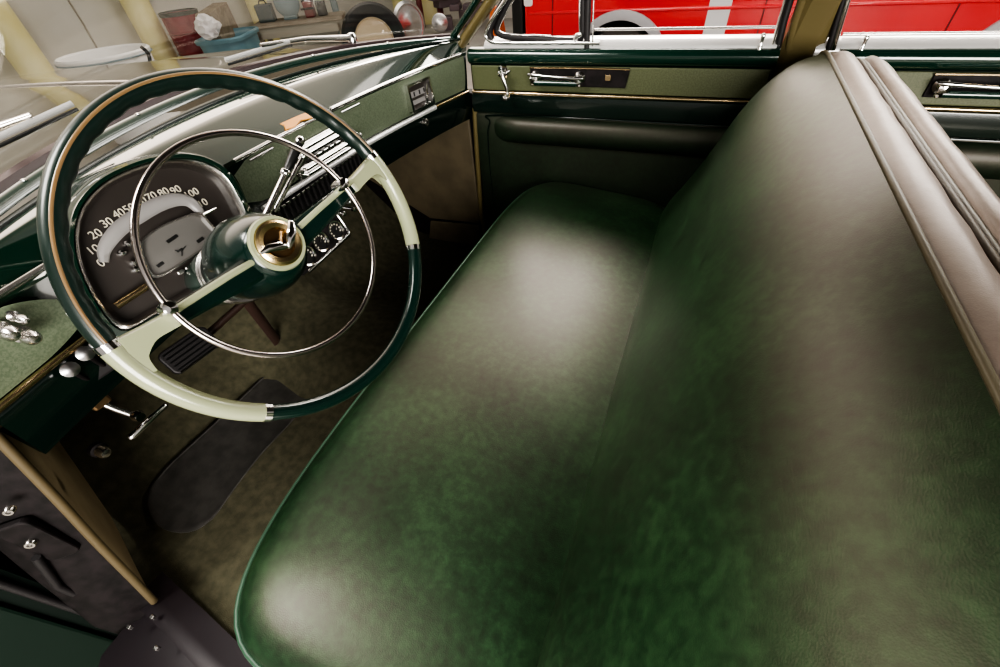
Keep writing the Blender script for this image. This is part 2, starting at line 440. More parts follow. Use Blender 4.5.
for sp in (9.5, 179):
    sk = B('spoke', PLASTIC_G, wheel, spoke(sp), local=True, ang=30, label='dark green spoke')
    s = math.radians(sp); ex = Vector((math.cos(s), math.sin(s), 0)); ey = Vector((-math.sin(s), math.cos(s), 0)) * (1 if sp < 90 else -1)
    tube('ridge', PLASTIC_L, sk, [ex * .042 + ey * .008 + Vector((0, 0, -.002)), ex * .08 + ey * .0085 + Vector((0, 0, .0035)), ex * .142 + ey * .007 + Vector((0, 0, .007)), ex * .154 + ey * .006 + Vector((0, 0, .0075))], .0044, n=8, local=True, label='pale green ridge along the spoke')
for d, sg in ((A0, 1), (A1, -1), (B0, -1), (B1, 1)):
    B('ferrule', CHROME, wheel, lambda bm: rim_arc(bm, d - 1.1, d + 1.1, 3, .0127), local=True, ang=60, label='chrome band where the rim colours meet')
hc = WMAT.inverted() @ Vector((-.463, .317, .802))
hr = [Vector((hc.x, hc.y, .024)) + cpt(.140, 360 * k / 96) for k in range(96)]
horn = tube('horn_ring', mat('aged chrome', (.52, .47, .45), .2, metal=1.), wheel, hr, .0033, closed=True, n=10, local=True, flat=(1.2, 1))
for sp in (10, 178):
    p = Vector((hc.x, hc.y, .024)) + cpt(.140, sp)
    lathe('clip', CHROME, horn, [(0.001, -.02), (.008, -.02), (.009, .0), (.007, .006), (.001, .008)], o=WMAT @ p, R=WMAT.to_3x3(), n=16)
hubprof = [(.036, -.16), (.05, -.15), (.058, -.12), (.061, -.08), (.057, -.045), (.050, -.02), (.042, -.004), (.036, .004), (.033, .006)]
hub = B('hub', PLASTIC_G, wheel, lambda bm: a_lathe(bm, hubprof, (-.006, .008, .0), n=48), local=True, ang=50)
HB = (-.004, .012, .0)
btn = B('horn_button', PLASTIC_L, hub, lambda bm: a_lathe(bm, [(.036, .000), (.037, .006), (.035, .0095), (.0305, .0095), (.0295, .006)], HB, n=48, cap=False), local=True, label='pale ring around the horn button')
B('emblem_ring', GOLD, hub, lambda bm: a_lathe(bm, [(.0305, .006), (.0295, .012), (.026, .014), (.020, .012), (.0185, .006)], HB, n=48, cap=False), local=True)
B('emblem_field', mat('bronze field', (.12, .075, .035), .25, metal=.8), hub, lambda bm: a_lathe(bm, [(.0305, .004), (.0305, .0065), (.0005, .0075)], HB, n=40), local=True)
def bird(bm):
    c = Vector(HB)
    a_tube(bm, [c + Vector((-.030, .001, .013)), c + Vector((-.018, .0015, .016)), c + Vector((-.004, -.004, .017)), c + Vector((.006, -.010, .015))], [.0015, .004, .0045, .0015], n=8, flat=(1.3, .7))
    a_tube(bm, [c + Vector((.004, -.012, .014)), c + Vector((.012, -.004, .018)), c + Vector((.022, .006, .019)), c + Vector((.031, .014, .013))], [.002, .005, .0048, .0035], n=8, flat=(1.2, .8))
B('emblem', CHROME, hub, bird, local=True, label='chrome winged crest across the horn button')

# steering column with the shift lever
colm = thing('steering_column', wc - wn * .3, 'dark green steering column behind the wheel hub', 'steering column')
R3 = Matrix((wu, wv, wn)).transposed()
lathe('column_tube', PAINT, colm, [(.028, -.82), (.028, -.34), (.03, -.33), (.05, -.32), (.052, -.2), (.045, -.165), (.03, -.16)], wc, R3, 32)
for h in (-.19, -.206):
    lathe('trim_ring', CHROME_S, colm, [(.0535, h - .003), (.0555, h), (.0535, h + .003)], wc, R3, 40)
def CW(u, v, h): return wc + wu * u + wv * v + wn * h
lev = part('shift_lever', at(268, 214, 'x', -.6), 'chrome gear shift lever with dark knob', colm)
L0, L1 = at(266, 216, 'x', -.61), at(302, 137, 'x', -.60)
tube('lever_rod', CHROME_S, lev, [L0.lerp(L1, t) for t in (0, .3, .6, .78)], [.0062, .0056, .005, .005], n=12)
tube('knob', BLACK, lev, [L0.lerp(L1, t) for t in (.56, .60, .7, .85, .93)], [.004, .0062, .0072, .0078, .006], n=12, label='black tapered knob')
tube('knob_cap', CHROME, lev, [L0.lerp(L1, t) for t in (.92, .95, .985, 1.0)], [.0068, .0078, .006, .002], n=12)
tube('collar', CHROME, lev, [L0.lerp(L1, t) for t in (.5, .515, .56, .575)], [.006, .0085, .0085, .006], n=12)
sel = part('signal_lever', at(280, 190, 'x', -.66), 'thin chrome lever behind the gear shift lever', colm)
S0, S1 = at(274, 212, 'x', -.66), at(307, 150, 'x', -.65)
tube('lever_rod', CHROME, sel, [S0.lerp(S1, t) for t in (0, .5, .9)], .0042, n=10)
tube('tip', CHROME_S, sel, [S0.lerp(S1, t) for t in (.86, .9, .97, 1)], [.004, .007, .007, .003], n=12)

# ------------------------------------------------------------------ dashboard
dash = thing('dashboard', (-.9, .75, .6), 'dark green car dashboard with grained insert panels and chrome strips', 'dashboard')
def dd(y): return y - .75
def Wx(y): return -1.03 + .45 * dd(y) ** 2
def Wz(y): return .866 - .085 * dd(y) ** 2
def C1(y): return Vector((-1.0 + .42 * dd(y) ** 2, y, .840 - .05 * dd(y) ** 2))
def fx(y): return -.86 + .163 * dd(y) ** 2
def brow(y): return Vector((fx(y), y, .772))
YS = [-.02 + 1.53 * k / 60 for k in range(61)]
def garn(y, k):
    ang = math.radians(180 - 180 * k / 8)
    return Vector((Wx(y) + .016 * math.cos(ang), y, Wz(y) - .014 + .014 * math.sin(ang) * 1.1))
def topsec(y):
    a, b = C1(y), brow(y); w = (a.x - b.x)
    g = [garn(y, k) for k in range(9)]
    s = [Vector((Wx(y) + .019, y, Wz(y) - .024)), a + Vector((-.002, 0, -.004)), a + Vector((.003, 0, .001))]
    for t in (.12, .25, .36, .44, .5, .56, .63, .7, .78, .86, .93, .97, 1):
        p = a.lerp(b, t); p.z = lerp(a.z, b.z, .22 * t + .78 * max(0, (t - .55) / .45) ** 1.2) + .003 * math.sin(PI * t) * min(1, -w / .12)
        s.append(p)
    s.append(b + Vector((-.004, 0, -.010)))
    return s, g
gm = loft('windshield_molding', PAINT, dash, [topsec(y)[1] for y in YS], label='rounded dark green molding along the windshield base')
for px in (230 + 235 / 4.55, 384, 440, 320, 205, 250):
    pass
for y in (.30, .55, .80, 1.04, 1.27, 1.42):
    lathe('screw', CHROME_S, gm, [(.0045, 0), (.0042, .0018), (.001, .0026)], (Wx(y) + .004, y, Wz(y) + .0005), None, 12)
loft('dash_top', DASHTOP, dash, [topsec(y)[0] for y in YS], label='glossy dark green upper surface of the dashboard')
# thin crease bars across the top
tube('top_crease', PAINT_B, dash, [C1(y) + Vector((.012, 0, .001)) for y in YS], .004, n=6, label='dark crease at the rear of the dashboard top')
def facesec(y):
    x = fx(y)
    return [Vector((x - .004, y, .764)), Vector((x - .008, y, .70)), Vector((x - .012, y, .660)), Vector((x - .006, y, .652)), Vector((x - .004, y, .64)), Vector((x - .002, y, .60)), Vector((x - .012, y, .562)), Vector((x - .05, y, .548)), Vector((x - .16, y, .55))]
loft('lower_panel', PAINT_B, dash, [facesec(y) for y in YS if y > .02], label='dark green black lower face of the dashboard')
def insert(y0, y1, z0, z1, m, lab, off=.004, cut=None, n=24):
    cs = []
    for k in range(n + 1):
        y = lerp(y0, y1, k / n); x = fx(y) + off
        zz0, zz1 = z0, z1
        if cut: zz0, zz1 = cut(k / n, z0, z1)
        cs.append([Vector((x - .006 - (.770 - z) * .085 + (.004 * math.sin(PI * i / 5) ** .5 if 0 < i < 5 else 0), y, z)) for i, z in enumerate([lerp(zz0, zz1, j / 5) for j in range(6)])])
    return loft('insert_panel', m, dash, cs, label=lab)
def cutR(t, a, b):
    q = max(0, 1 - t * 12); e = q * q
    return a + .02 * e, b - .02 * e
insert(.575, 1.495, .662, .764, INSERT, 'grained green insert panel on the passenger side', cut=cutR)
def cutL(t, a, b):
    q = max(0, (t - .6) / .4) ** 2
    return a + .012 * (q), b - .035 * q
insert(-.01, .185, .675, .772, INSERT, 'grained green insert panel beside the driver door', off=.02, cut=cutL)
def strip(name, m, y0, y1, z, r, off=.004, n=24, flat=(1, 1), lab=None, dz=0):
    return tube(name, m, dash, [Vector((fx(lerp(y0, y1, k / n)) + off, lerp(y0, y1, k / n), z + dz * k / n)) for k in range(n + 1)], r, n=8, flat=flat, label=lab)
strip('chrome_strip', CHROME_B, .60, 1.32, .655, .0078, .000, lab='bright strip under the passenger insert panel')
strip('chrome_strip', CHROME_W, 1.32, 1.498, .655, .004, .000, lab='warm toned strip running on to the passenger door')
strip('chrome_strip', CHROME_S, .90, 1.475, .773, .0055, .002, lab='chrome strip along the front lip of the dashboard top')
strip('chrome_strip', CHROME, .585, .80, .770, .0045, .003, lab='chrome strip beside the instrument cluster')
strip('chrome_strip', CHROME_S, -.01, .25, .781, .005, .012, lab='chrome strip above the panel near the driver door')
strip('chrome_strip', CHROME_W, -.01, .20, .668, .006, .008, lab='warm toned strip under the panel near the driver door')
for a, b in ((.93, 1.0), (.62, .69)):
    strip('chrome_accent', CHROME, a, b, .757, .0035, .003, n=4, lab='short chrome dash on the insert panel')
# vent grille of ribs under the radio
gr = prism('vent_grille', BLACK, dash, [(-.165, -.028), (.165, -.020), (.165, .020), (-.165, .012)], -.01, .004, frame((fx(.77) + .012, .775, .632), (1, 0, .1)), label='black ribbed vent grille below the radio')
def ribs(bm):
    for k in range(19):
        y = .62 + .31 * k / 18
        a_box(bm, (fx(.77) + .018, y, .632 + .004 * (y - .775) / .15), (.008, .006, .036))
B('rib', RUBBER, gr, ribs, smooth=False, bev=.0015)
def ribtips(bm):
    for k in range(19):
        y = .62 + .31 * k / 18; a_box(bm, (fx(.77) + .0225, y, .650 + .004 * (y - .775) / .15), (.003, .010, .004))
B('rib_tip', CHROME_S, gr, ribtips, smooth=False)
# amber scroll shaped piece on the lip of the dash top
em = prism('dash_scroll', AMBER, dash, [(-.055, -.014), (-.03, -.018), (.0, -.010), (.03, -.018), (.055, -.012), (.048, .006), (.055, .016), (.02, .010), (-.02, .016), (-.055, .008), (-.046, -.002)], 0, .004, frame((fx(.83) - .012, .80, .781), (.55, 0, .85), (-1, 0, .5)), bev=.0015, label='amber scroll shaped piece on the dashboard lip')
# radio
rx = fx(.82) + .006
radio = part('car_radio', (rx, .82, .70), 'chrome barred radio', dash)
rfr = frame((rx, .825, .702), (1, 0, .06))
prism('face_plate', CHROME_S, radio, rrect(.20, .072, .008), -.01, .006, rfr, bev=.002)
for i, v in enumerate((.026, .012, -.016, -.028)):
    prism('trim_bar', CHROME, radio, rrect(.17, .0075, .0035, 3, 0, v), .004, .016, rfr, bev=.0015)
prism('dial_window', mat('radio dial', (.03, .028, .026), .15), radio, rrect(.135, .014, .003, 3, 0, -.002), .004, .0075, rfr)
for k in range(5):
    prism('push_button', CHROME, radio, rrect(.018, .009, .002, 2, -.048 + .024 * k, -.002), .006, .014, rfr, bev=.001)
for u, r in ((-.118, .015), (.112, .013)):
    lathe('knob', CHROME, radio, [(r * .8, -.002), (r, .004), (r * .75, .012), (r * .8, .022), (r * .5, .028), (.001, .029)], rfr[0] + rfr[1] * u + rfr[2] * -.004, frmat(rfr), 20)
    lathe('knob_cap', CHROME_S, radio, [(r * .45, .028), (r * .42, .038), (.001, .040)], rfr[0] + rfr[1] * u + rfr[2] * -.004, frmat(rfr), 16)
# small clock in the glovebox panel
ckfr = frame((fx(1.252) + .004, 1.252, .711), (1, -.17, .06))
clock = part('dash_clock', ckfr[0], 'square chrome framed clock', dash)
def ringrect(w, h, t, r):
    def fn(bm, fr, h0, h1):
        o, u, v, n = fr
        A = rrect(w, h, r); Bq = rrect(w - 2 * t, h - 2 * t, max(.001, r - t))
        f = lambda p, z: o + u * p[0] + v * p[1] + n * z
        a_loft(bm, [[f(p, h0) for p in A], [f(p, h1) for p in A], [f(p, h1) for p in Bq], [f(p, h0) for p in Bq]], cu=True)
    return fn
B('clock_frame', CHROME, clock, lambda bm: ringrect(.108, .078, .007, .004)(bm, ckfr, -.01, .010), ang=30)
prism('clock_face', DIAL, clock, rrect(.098, .068, .002), -.008, .001, ckfr)
prism('day_plate', BAND, clock, rrect(.066, .016, .002, 3, -.006, .008), .001, .003, ckfr)
prism('day_plate', BAND, clock, rrect(.058, .012, .002, 3, -.008, -.014), .001, .003, ckfr)
for u in (-.025, .0, .022): prism('mark', BLACK, clock, rrect(.006, .012, .001, 2, u, .008), .003, .0036, ckfr)
prism('hand', CHROME, clock, [(.02, -.03), (.026, -.03), (.04, .02), (.037, .022)], .003, .005, ckfr)
for u in (.012, .034): lathe('set_knob', CHROME, clock, [(.004, 0), (.0048, .008), (.003, .011), (.0005, .0115)], ckfr[0] + ckfr[1] * u + ckfr[2] * -.029, frmat(ckfr), 12)
lk = part('glovebox_lock', at(423, 122, 'x', -.825), 'round chrome lock', dash)
lathe('lock_barrel', CHROME_S, lk, [(.012, -.01), (.012, .006), (.009, .009), (.0005, .0092)], Vector((fx(1.26) + .0, 1.26, .627)), ZAX['x'], 20)
lathe('keyhole_disc', BLACK, lk, [(.004, .009), (.004, .0098), (.0005, .010)], Vector((fx(1.26) + .0, 1.26, .627)), ZAX['x'], 12)

# instrument cluster
cfr = frame((-.79, .34, .742), (math.cos(.349) * math.cos(.14), -math.sin(.14), math.sin(.349) * math.cos(.14)))
def onc(px, py, h=0):
    o, u, v, n = cfr; d = ray(px, py); q = o + n * h
    P = CAM + d * ((q - CAM).dot(n) / d.dot(n)); return ((P - o).dot(u), (P - o).dot(v))
def fc(p, h): return cfr[0] + cfr[1] * p[0] + cfr[2] * p[1] + cfr[3] * h
clus = part('instrument_cluster', cfr[0], 'hooded oval instrument cluster with curved speedometer', dash)
outl = [onc(*p) for p in ((118, 325), (90, 290), (76, 250), (80, 215), (100, 190), (130, 174), (160, 166), (190, 166), (215, 178), (230, 200), (240, 226), (232, 258), (190, 290), (150, 312))]
outl = [(p.x, p.y) for p in catmull([Vector((a, b, 0)) for a, b in outl], 4, True)]
oc = (sum(p[0] for p in outl) / len(outl), sum(p[1] for p in outl) / len(outl))
def osc(s, sy=None): return [(oc[0] + (p[0] - oc[0]) * s, oc[1] + (p[1] - oc[1]) * (sy or s)) for p in outl]
loft('hood', DASHTOP, clus, [[fc(p, h) for p in osc(s)] for s, h in ((1.0, -.004), (1.02, .022), (1.05, .034), (1.10, .034), (1.16, .018), (1.22, -.02), (1.30, -.09))], cu=True, label='dark green hood around the instruments')
loft('bezel', CHROME_S, clus, [[fc(p, h) for p in osc(s)] for s, h in ((1.03, .030), (1.00, .027), (.965, .006), (.955, -.004))], cu=True, label='chrome bezel lining the hood')
prism('dial_plate', DIAL, clus, osc(1.0), -.012, -.004, cfr)
bandpx = [(60 + x / 3.51, 150 + y / 3.51) for x, y in ((152, 395), (150, 355), (170, 315), (210, 270), (265, 232), (335, 192), (400, 172), (450, 178), (485, 208), (497, 235))]
bandc = [Vector((*onc(*p), 0)) for p in bandpx]; bandc = catmull(bandc, 5)
def band(bm, w0, w1, h):
    cen = Vector((oc[0], oc[1] - .03, 0)); rings = []
    for i, p in enumerate(bandc):
        t = (bandc[min(i + 1, len(bandc) - 1)] - bandc[max(i - 1, 0)]).normalized(); nn = Vector((-t.y, t.x, 0))
        k = math.sin(PI * (.08 + .84 * i / (len(bandc) - 1))) ** .5
        rings.append([fc(p + nn * w0 * k, h - .004), fc(p + nn * (w0 * .7) * k, h), fc(p, h + .002), fc(p - nn * (w1 * .7) * k, h), fc(p - nn * w1 * k, h - .004)])
    a_loft(bm, rings)
B('speed_band', BAND, clus, lambda bm: band(bm, .010, .013, .006), label='silver arched band inside the numerals')
npx = ((145, 397), (118, 350), (126, 295), (166, 255), (208, 223), (245, 205), (285, 180), (322, 163), (365, 148), (408, 140), (463, 152), (495, 190))
nbm = bmesh.new()
for i, (x, y) in enumerate(npx):
    q = onc(60 + x / 3.51, 150 + y / 3.51)
    t_ = text('numeral', str(i * 10), .0165, NUM, None, fc(q, -.002), cfr[1], cfr[2], cfr[3], .0008)
    nbm.from_mesh(t_.data); bpy.data.objects.remove(t_)
nme = bpy.data.meshes.new('m'); nbm.to_mesh(nme); nbm.free(); link('numerals', nme, NUM, clus, False, label='ivory speed numerals')
def needle(bm):
    a, b = onc(60 + 495 / 3.51, 150 + 232 / 3.51), onc(60 + 545 / 3.51, 150 + 205 / 3.51)
    a_tube(bm, [fc(a, .006), fc(b, .006)], [.003, .0015], n=6)
B('needle', CHROME, clus, needle, label='speedometer needle resting at the side')
gw = [onc(60 + x / 3.51, 150 + y / 3.51) for x, y in ((285, 330), (330, 285), (400, 250), (475, 228), (515, 262), (543, 312), (440, 385), (340, 442), (300, 405))]
gw = [(p.x, p.y) for p in catmull([Vector((a, b, 0)) for a, b in gw], 4, True)]
gc = (sum(p[0] for p in gw) / len(gw), sum(p[1] for p in gw) / len(gw))
gs = lambda s: [(gc[0] + (p[0] - gc[0]) * s, gc[1] + (p[1] - gc[1]) * s) for p in gw]
loft('gauge_bezel', CHROME_S, clus, [[fc(p, h) for p in gs(s)] for s, h in ((1.1, -.004), (1.06, .012), (1.0, .012), (.94, .002))], cu=True)
prism('gauge_plate', DIALG, clus, gs(1.0), -.004, .003, cfr, label='grey panel of small gauges'); gp = clus
for x, y, w, h in ((392, 312, .020, .0055), (490, 316, .013, .0055), (350, 402, .012, .0055), (418, 352, .010, .003)):
    q = onc(60 + x / 3.51, 150 + y / 3.51)
    R_ = [(a * math.cos(.12) - b * math.sin(.12) + q[0], a * math.sin(.12) + b * math.cos(.12) + q[1]) for a, b in rrect(w, h, .001, 2)]
    prism('gauge_window', BLACK, gp, R_, .003, .0042, cfr)
def gneed(bm):
    q = onc(60 + 425 / 3.51, 150 + 355 / 3.51)
    for da in (.5, 2.4, 4.2): a_tube(bm, [fc(q, .005), fc((q[0] + .011 * math.cos(da), q[1] + .008 * math.sin(da)), .005)], .0009, n=6)
B('gauge_needle', BLACK, gp, gneed)
for k in range(5):
    x, y = lerp(420, 530, k / 4), lerp(428, 365, k / 4); q = onc(60 + x / 3.51, 150 + y / 3.51)
    prism('warning_light', CHROME_S, clus, rrect(.011, .007, .002, 2, *q), -.004, .008, cfr, bev=.001)
for (x0, y0, x1, y1) in ((190, 548, 312, 470), (545, 305, 615, 262)):
    a, b = onc(60 + x0 / 3.51, 150 + y0 / 3.51), onc(60 + x1 / 3.51, 150 + y1 / 3.51)
    tube('trim_bar', CHROME_W, clus, [fc(a, .012), fc(b, .012)], .006, n=8, label='warm toned trim bar below the dials')
for x, y in ((235, 330), (215, 362), (255, 395), (262, 420)):
    q = onc(60 + x / 3.51, 150 + y / 3.51); lathe('knob', CHROME, clus, [(.005, -.004), (.006, .008), (.004, .013), (.0005, .014)], fc(q, 0), frmat(cfr), 14)
# chrome switches under the cluster
sw = part('ignition_switch', at(140, 318, 'x', -.8), 'chrome switch knobs below the speedometer', dash)
for i, (px, py, r) in enumerate(((133, 312, .011), (142, 320, .009), (150, 314, .008), (128, 322, .007))):
    lathe('knob', CHROME, sw, [(r * .6, -.03), (r * .6, 0), (r, .004), (r * .9, .012), (r * .4, .016), (.0005, .0165)], at(px, py, 'x', -.80), frmat(cfr), 16)
prism('switch_plate', JAMB, sw, rrect(.12, .045, .01), -.02, -.004, frame(at(140, 317, 'x', -.81), cfr[3]), bev=.003)

# knobs on the panel near the driver door
hl = part('headlight_switch', at(14, 326, 'x', -.775), 'chrome headlight knobs', dash)
hx = fx(.11) + .024
for px, py, r in ((22, 334, .010), (13, 316, .006), (2, 330, .010)):
    P = at(px, py, 'x', hx)
    lathe('knob', CHROME_S, hl, [(r * 1.15, -.004), (r * 1.15, .002), (r * .5, .004), (r * .5, .014), (r, .017), (r * .95, .026), (r * .5, .032), (.0005, .033)], P, ZAX['x'], 20)
# heater control box with two levers under the dash
hb = part('heater_control', at(75, 365, 'x', -.8), 'black heater control box with chrome knobs', dash)
hfr = frame(at(72, 368, 'x', -.815), (1, -.1, .35))
prism('control_box', RUBBER, hb, rrect(.13, .075, .01), -.06, .0, hfr, bev=.004)
for px, py in ((69, 369), (84, 353), (97, 345)):
    P = at(px, py, 'x', -.79)
    lathe('knob', DARKCH, hb, [(.004, -.02), (.004, 0), (.0115, .003), (.0115, .010), (.006, .013), (.0005, .0135)], P, frmat(hfr), 18)
    tube('lever', JAMB, hb, [P + Vector((0, 0, -.006)), P + Vector((-.02, .01, -.05))], .004, n=8)
# handbrake: chrome T handle
pb = thing('parking_brake', at(150, 420, 'x', -.83), 'chrome T-handle parking brake under the dash', 'parking brake')
h0, h1 = at(129, 439, 'x', -.83), at(167, 404, 'x', -.83)
tube('handle', CHROME, pb, [h0.lerp(h1, t) for t in (0, .05, .5, .95, 1)], [.004, .0065, .0075, .0055, .003], n=12)
tube('rod', CHROME_S, pb, [at(96, 401, 'x', -.88), at(118, 410, 'x', -.86), at(139, 417, 'x', -.835)], .0055, n=10)
lathe('socket', CHROME, pb, [(.009, -.008), (.011, 0), (.008, .008)], at(138, 416, 'x', -.833), ZAX['x'], 16)
box('bracket', mat('bronze metal', (.2, .13, .07), .3, metal=.8), pb, at(93, 399, 'x', -.89), (.05, .03, .02), bev=.004)
# dimmer button on the kick board
dm = thing('dimmer_switch', at(105, 453, 'y', .07), 'small round chrome foot button on the floor near the door', 'button')
lathe('button', CHROME_S, dm, [(.011, -.03), (.011, 0), (.008, .005), (.0005, .006)], at(105, 453, 'x', -.95), ZAX['x'], 18)
lathe('collar', JAMB, dm, [(.015, -.03), (.015, -.018), (.011, -.016)], at(105, 453, 'x', -.95), ZAX['x'], 18)

# hanging panel with three round gauges
gx = -.80
G0, G1, G2 = at(306, 256, 'x', gx), at(319.5, 242, 'x', gx), at(335, 230.5, 'x', gx)
gpod = thing('gauge_panel', G1, 'hanging chrome panel of three round gauges under the dash', 'gauge panel')
gfr = frame(G1, (1, -.1, .32)); gfr = (gfr[0], (G2 - G0).normalized(), None, None)
nn = (Vector((1, -.1, .32)) - gfr[1] * Vector((1, -.1, .32)).dot(gfr[1])).normalized(); gfr = (G1, gfr[1], nn.cross(gfr[1]), nn)
gl = (G2 - G0).length
prism('plate', JAMB, gpod, rrect(gl + .075, .068, .008, 4, 0, -.002), -.03, -.002, gfr, bev=.003)
tube('edge_trim', CHROME, gpod, [gfr[0] + gfr[1] * u + gfr[2] * v for u, v in ((-gl / 2 - .02, -.035), (gl / 2 + .03, -.035), (gl / 2 + .037, -.028), (gl / 2 + .037, .025))], .0048, n=8)
for P in (G0, G1, G2):
    R_ = frmat(gfr)
    gg = lathe('gauge_dial', BLACK, gpod, [(.022, -.01), (.022, .001), (.0005, .0012)], P, R_, 28)
    lathe('gauge_ring', CHROME, gg, [(.023, -.006), (.0255, .002), (.024, .007), (.0205, .006), (.020, .001)], P, R_, 32)
    B('gauge_marks', NUM, gg, lambda bm: [a_box(bm, P + gfr[1] * .0155 * math.cos(a) + gfr[2] * .0155 * math.sin(a) + gfr[3] * .0016, (.0012, .0035, .0035)) for a in [math.radians(-30 + 30 * k) for k in range(9)]], smooth=False)
    tube('gauge_needle', CHROME, gg, [P + gfr[3] * .003, P + gfr[3] * .003 + gfr[1] * .010 + gfr[2] * .008], [.0018, .0007], n=6)
kn = part('fan_switch', at(348, 209, 'x', -.8), 'small chrome knobs on the dash edge', dash)
for px, py, r in ((342, 213, .007), (352, 209, .008), (347, 203, .006)):
    lathe('knob', CHROME, kn, [(r * .6, -.04), (r * .6, 0), (r, .003), (r * .9, .010), (.0005, .013)], at(px, py, 'x', -.80), ZAX['x'], 16)

# ------------------------------------------------------------------ car body around the cabin
car = thing('vintage_car', (-.3, .75, -.45), 'vintage green car body seen from its open driver door', 'car')
Wc = lambda y, dx=0, dz=0: Vector((Wx(y) + dx, y, Wz(y) + dz))
YW = [.0 + 1.5 * k / 40 for k in range(41)]
def gask(bm):
    a_loft(bm, [[Wc(y, -.016, -.012), Wc(y, -.024, .006), Wc(y, -.042, .008), Wc(y, -.055, -.02)] for y in YW])
B('windshield_gasket', MAROON, car, gask, label='dark maroon rubber along the foot of the windshield')
def wsg(y, t): 
    d = dd(y)
    return Vector((lerp(Wx(y) - .028, -.46 + .30 * d * d, t), y + (-d) * .12 * t, lerp(Wz(y), 1.25, t)))
loft('windshield', GLASS_W, car, [[wsg(y, t) for y in YW] for t in (0, .25, .5, .75, 1)], label='curved windshield glass')
def hood(bm):
    rings = []
    for k in range(41):
        y = -.32 + 2.14 * k / 40; d = dd(y); ring = []
        for j in range(25):
            t = j / 24; x = max(-1.3, Wx(min(1.5, max(0, y))) - .05 - 4 * max(0, abs(d) - .76)) * (1 - t) + (-3.1) * t
            z = .868 - .15 * min(d * d, .56) - .005 * math.exp(-(d / .025) ** 2) - .03 * t - .10 * t * t
            z -= .05 * max(0, 1 - t * 12) * 0
            # valley between hood and fender crown
            q = abs(d)
            z -= .03 * math.exp(-((q - .57) / .09) ** 2) * min(1, t * 3)
            z -= .28 * max(0, (q - .86) / .21) ** 2
            ring.append(Vector((x, y, z)))
        rings.append(ring)
    a_loft(bm, rings)
B('hood', HOODM, car, hood, ang=80, label='polished car hood ahead of the windshield')
tube('hood_strip', CHROME_S, car, [Vector((lerp(-1.1, -3.0, t), .75, .868 - .03 * t - .10 * t * t - .003)) for t in [k / 20 for k in range(21)]], .006, n=8, label='thin chrome strip down the middle of the hood')
def sideloft(name, m, pts0, pts1, label=None): return loft(name, m, car, [pts0, pts1], label=label)
# windshield pillar, passenger side
def pillar(name, m, line, w, nrm, lab):
    bm = bmesh.new()
    a_tube(bm, line, w, n=10, flat=(1, .6)); o = link(name, fin(bm), m, car, True, label=lab); sharp(o, 60); return o
for (yy, s) in ((1.505, 1), (-.005, -1)):
    t0, t1 = Vector((-.785, yy, .79)), Vector((-.24, yy - s * .13, 1.26))
    pillar('windshield_pillar', TANTRIM, [t0 + (t1 - t0) * k / 6 + Vector((.0, 0, 0)) for k in range(-1, 7)], .026, None, 'olive tan inner face of the windshield pillar')
    pillar('pillar_molding', PAINT, [t0 + (t1 - t0) * k / 6 + Vector((-.04, -s * .015, .004)) for k in range(-1, 7)], .016, None, 'dark green molding beside the windshield pillar')
# centre pillar, passenger side
def cpil(bm):
    rings = []
    for z, y, xa, xb in ((.0, 1.55, .15, .31), (.6, 1.545, .15, .31), (.78, 1.53, .165, .262), (1.0, 1.475, .19, .29), (1.27, 1.38, .215, .315)):
        rings.append([Vector((xa, y + .05, z)), Vector((xa, y - .005, z)), Vector((xa + .02, y - .018, z)), Vector((xb - .02, y - .018, z)), Vector((xb, y - .005, z)), Vector((xb, y + .05, z))])
    a_loft(bm, rings, cu=True, capu=True)
B('center_pillar', TANTRIM, car, cpil, ang=30, label='olive tan pillar between the passenger side windows')
# roof with headliner
def roof(bm):
    for zz, inset in ((0, 0),):
        rings = []
        for k in range(13):
            ring = []
            for j in range(17):
                y = .10 + 1.30 * j / 16; d = (y - .75) / .65; x0_ = -.45 + .17 * d * d; x = x0_ + (1.48 - x0_) * k / 12
                ring.append(Vector((x, y, 1.245 + .09 * (1 - d * d) + .02 * math.sin(PI * k / 12))))
            rings.append(ring)
        a_loft(bm, rings)
rf = B('roof', HEAD, car, roof, ang=80, label='pale headliner of the car roof'); sm = rf.modifiers.new('thick', 'SOLIDIFY'); sm.thickness = .03; sm.offset = 1
for yy, s in ((1.395, 1), (.105, -1)):
    tube('roof_rail', TANTRIM, car, [Vector((-.27, yy, 1.25)), Vector((.3, yy, 1.262)), Vector((1.4, yy, 1.25))], .028, n=10)
# unseen panel added to limit light entering from the rear
box('rear_light_stop', LEATHER_D, car, (1.55, .75, .5), (.06, 1.6, 1.0), label='unseen dark green panel limiting light from the rear')
# cabin floor, toe board and firewall: carpeted
flo = [Vector((1.5, 0, .0)), Vector((-1.02, 0, .0)), Vector((-1.12, 0, .005)), Vector((-1.2, 0, .03)), Vector((-1.46, 0, .30)), Vector((-1.50, 0, .36)), Vector((-1.52, 0, .62))]
def floor(bm):
    rings = []
    for p in flo:
        ring = []
        for k in range(49):
            y = -.10 + 1.70 * k / 48; d = (y - .76) / .20
            hump = (.10 * math.exp(-d ** 4) if p.x < -.2 else .06 * math.exp(-d ** 4))
            ring.append(Vector((p.x + (.06 * math.exp(-d ** 4) if p.z > .1 else 0), y, p.z + (hump if p.z < .5 else 0))))
        rings.append(ring)
    a_loft(bm, rings)
fl = B('floor_carpet', CARPET, None, floor, ang=80); fl['kind'] = 'structure'
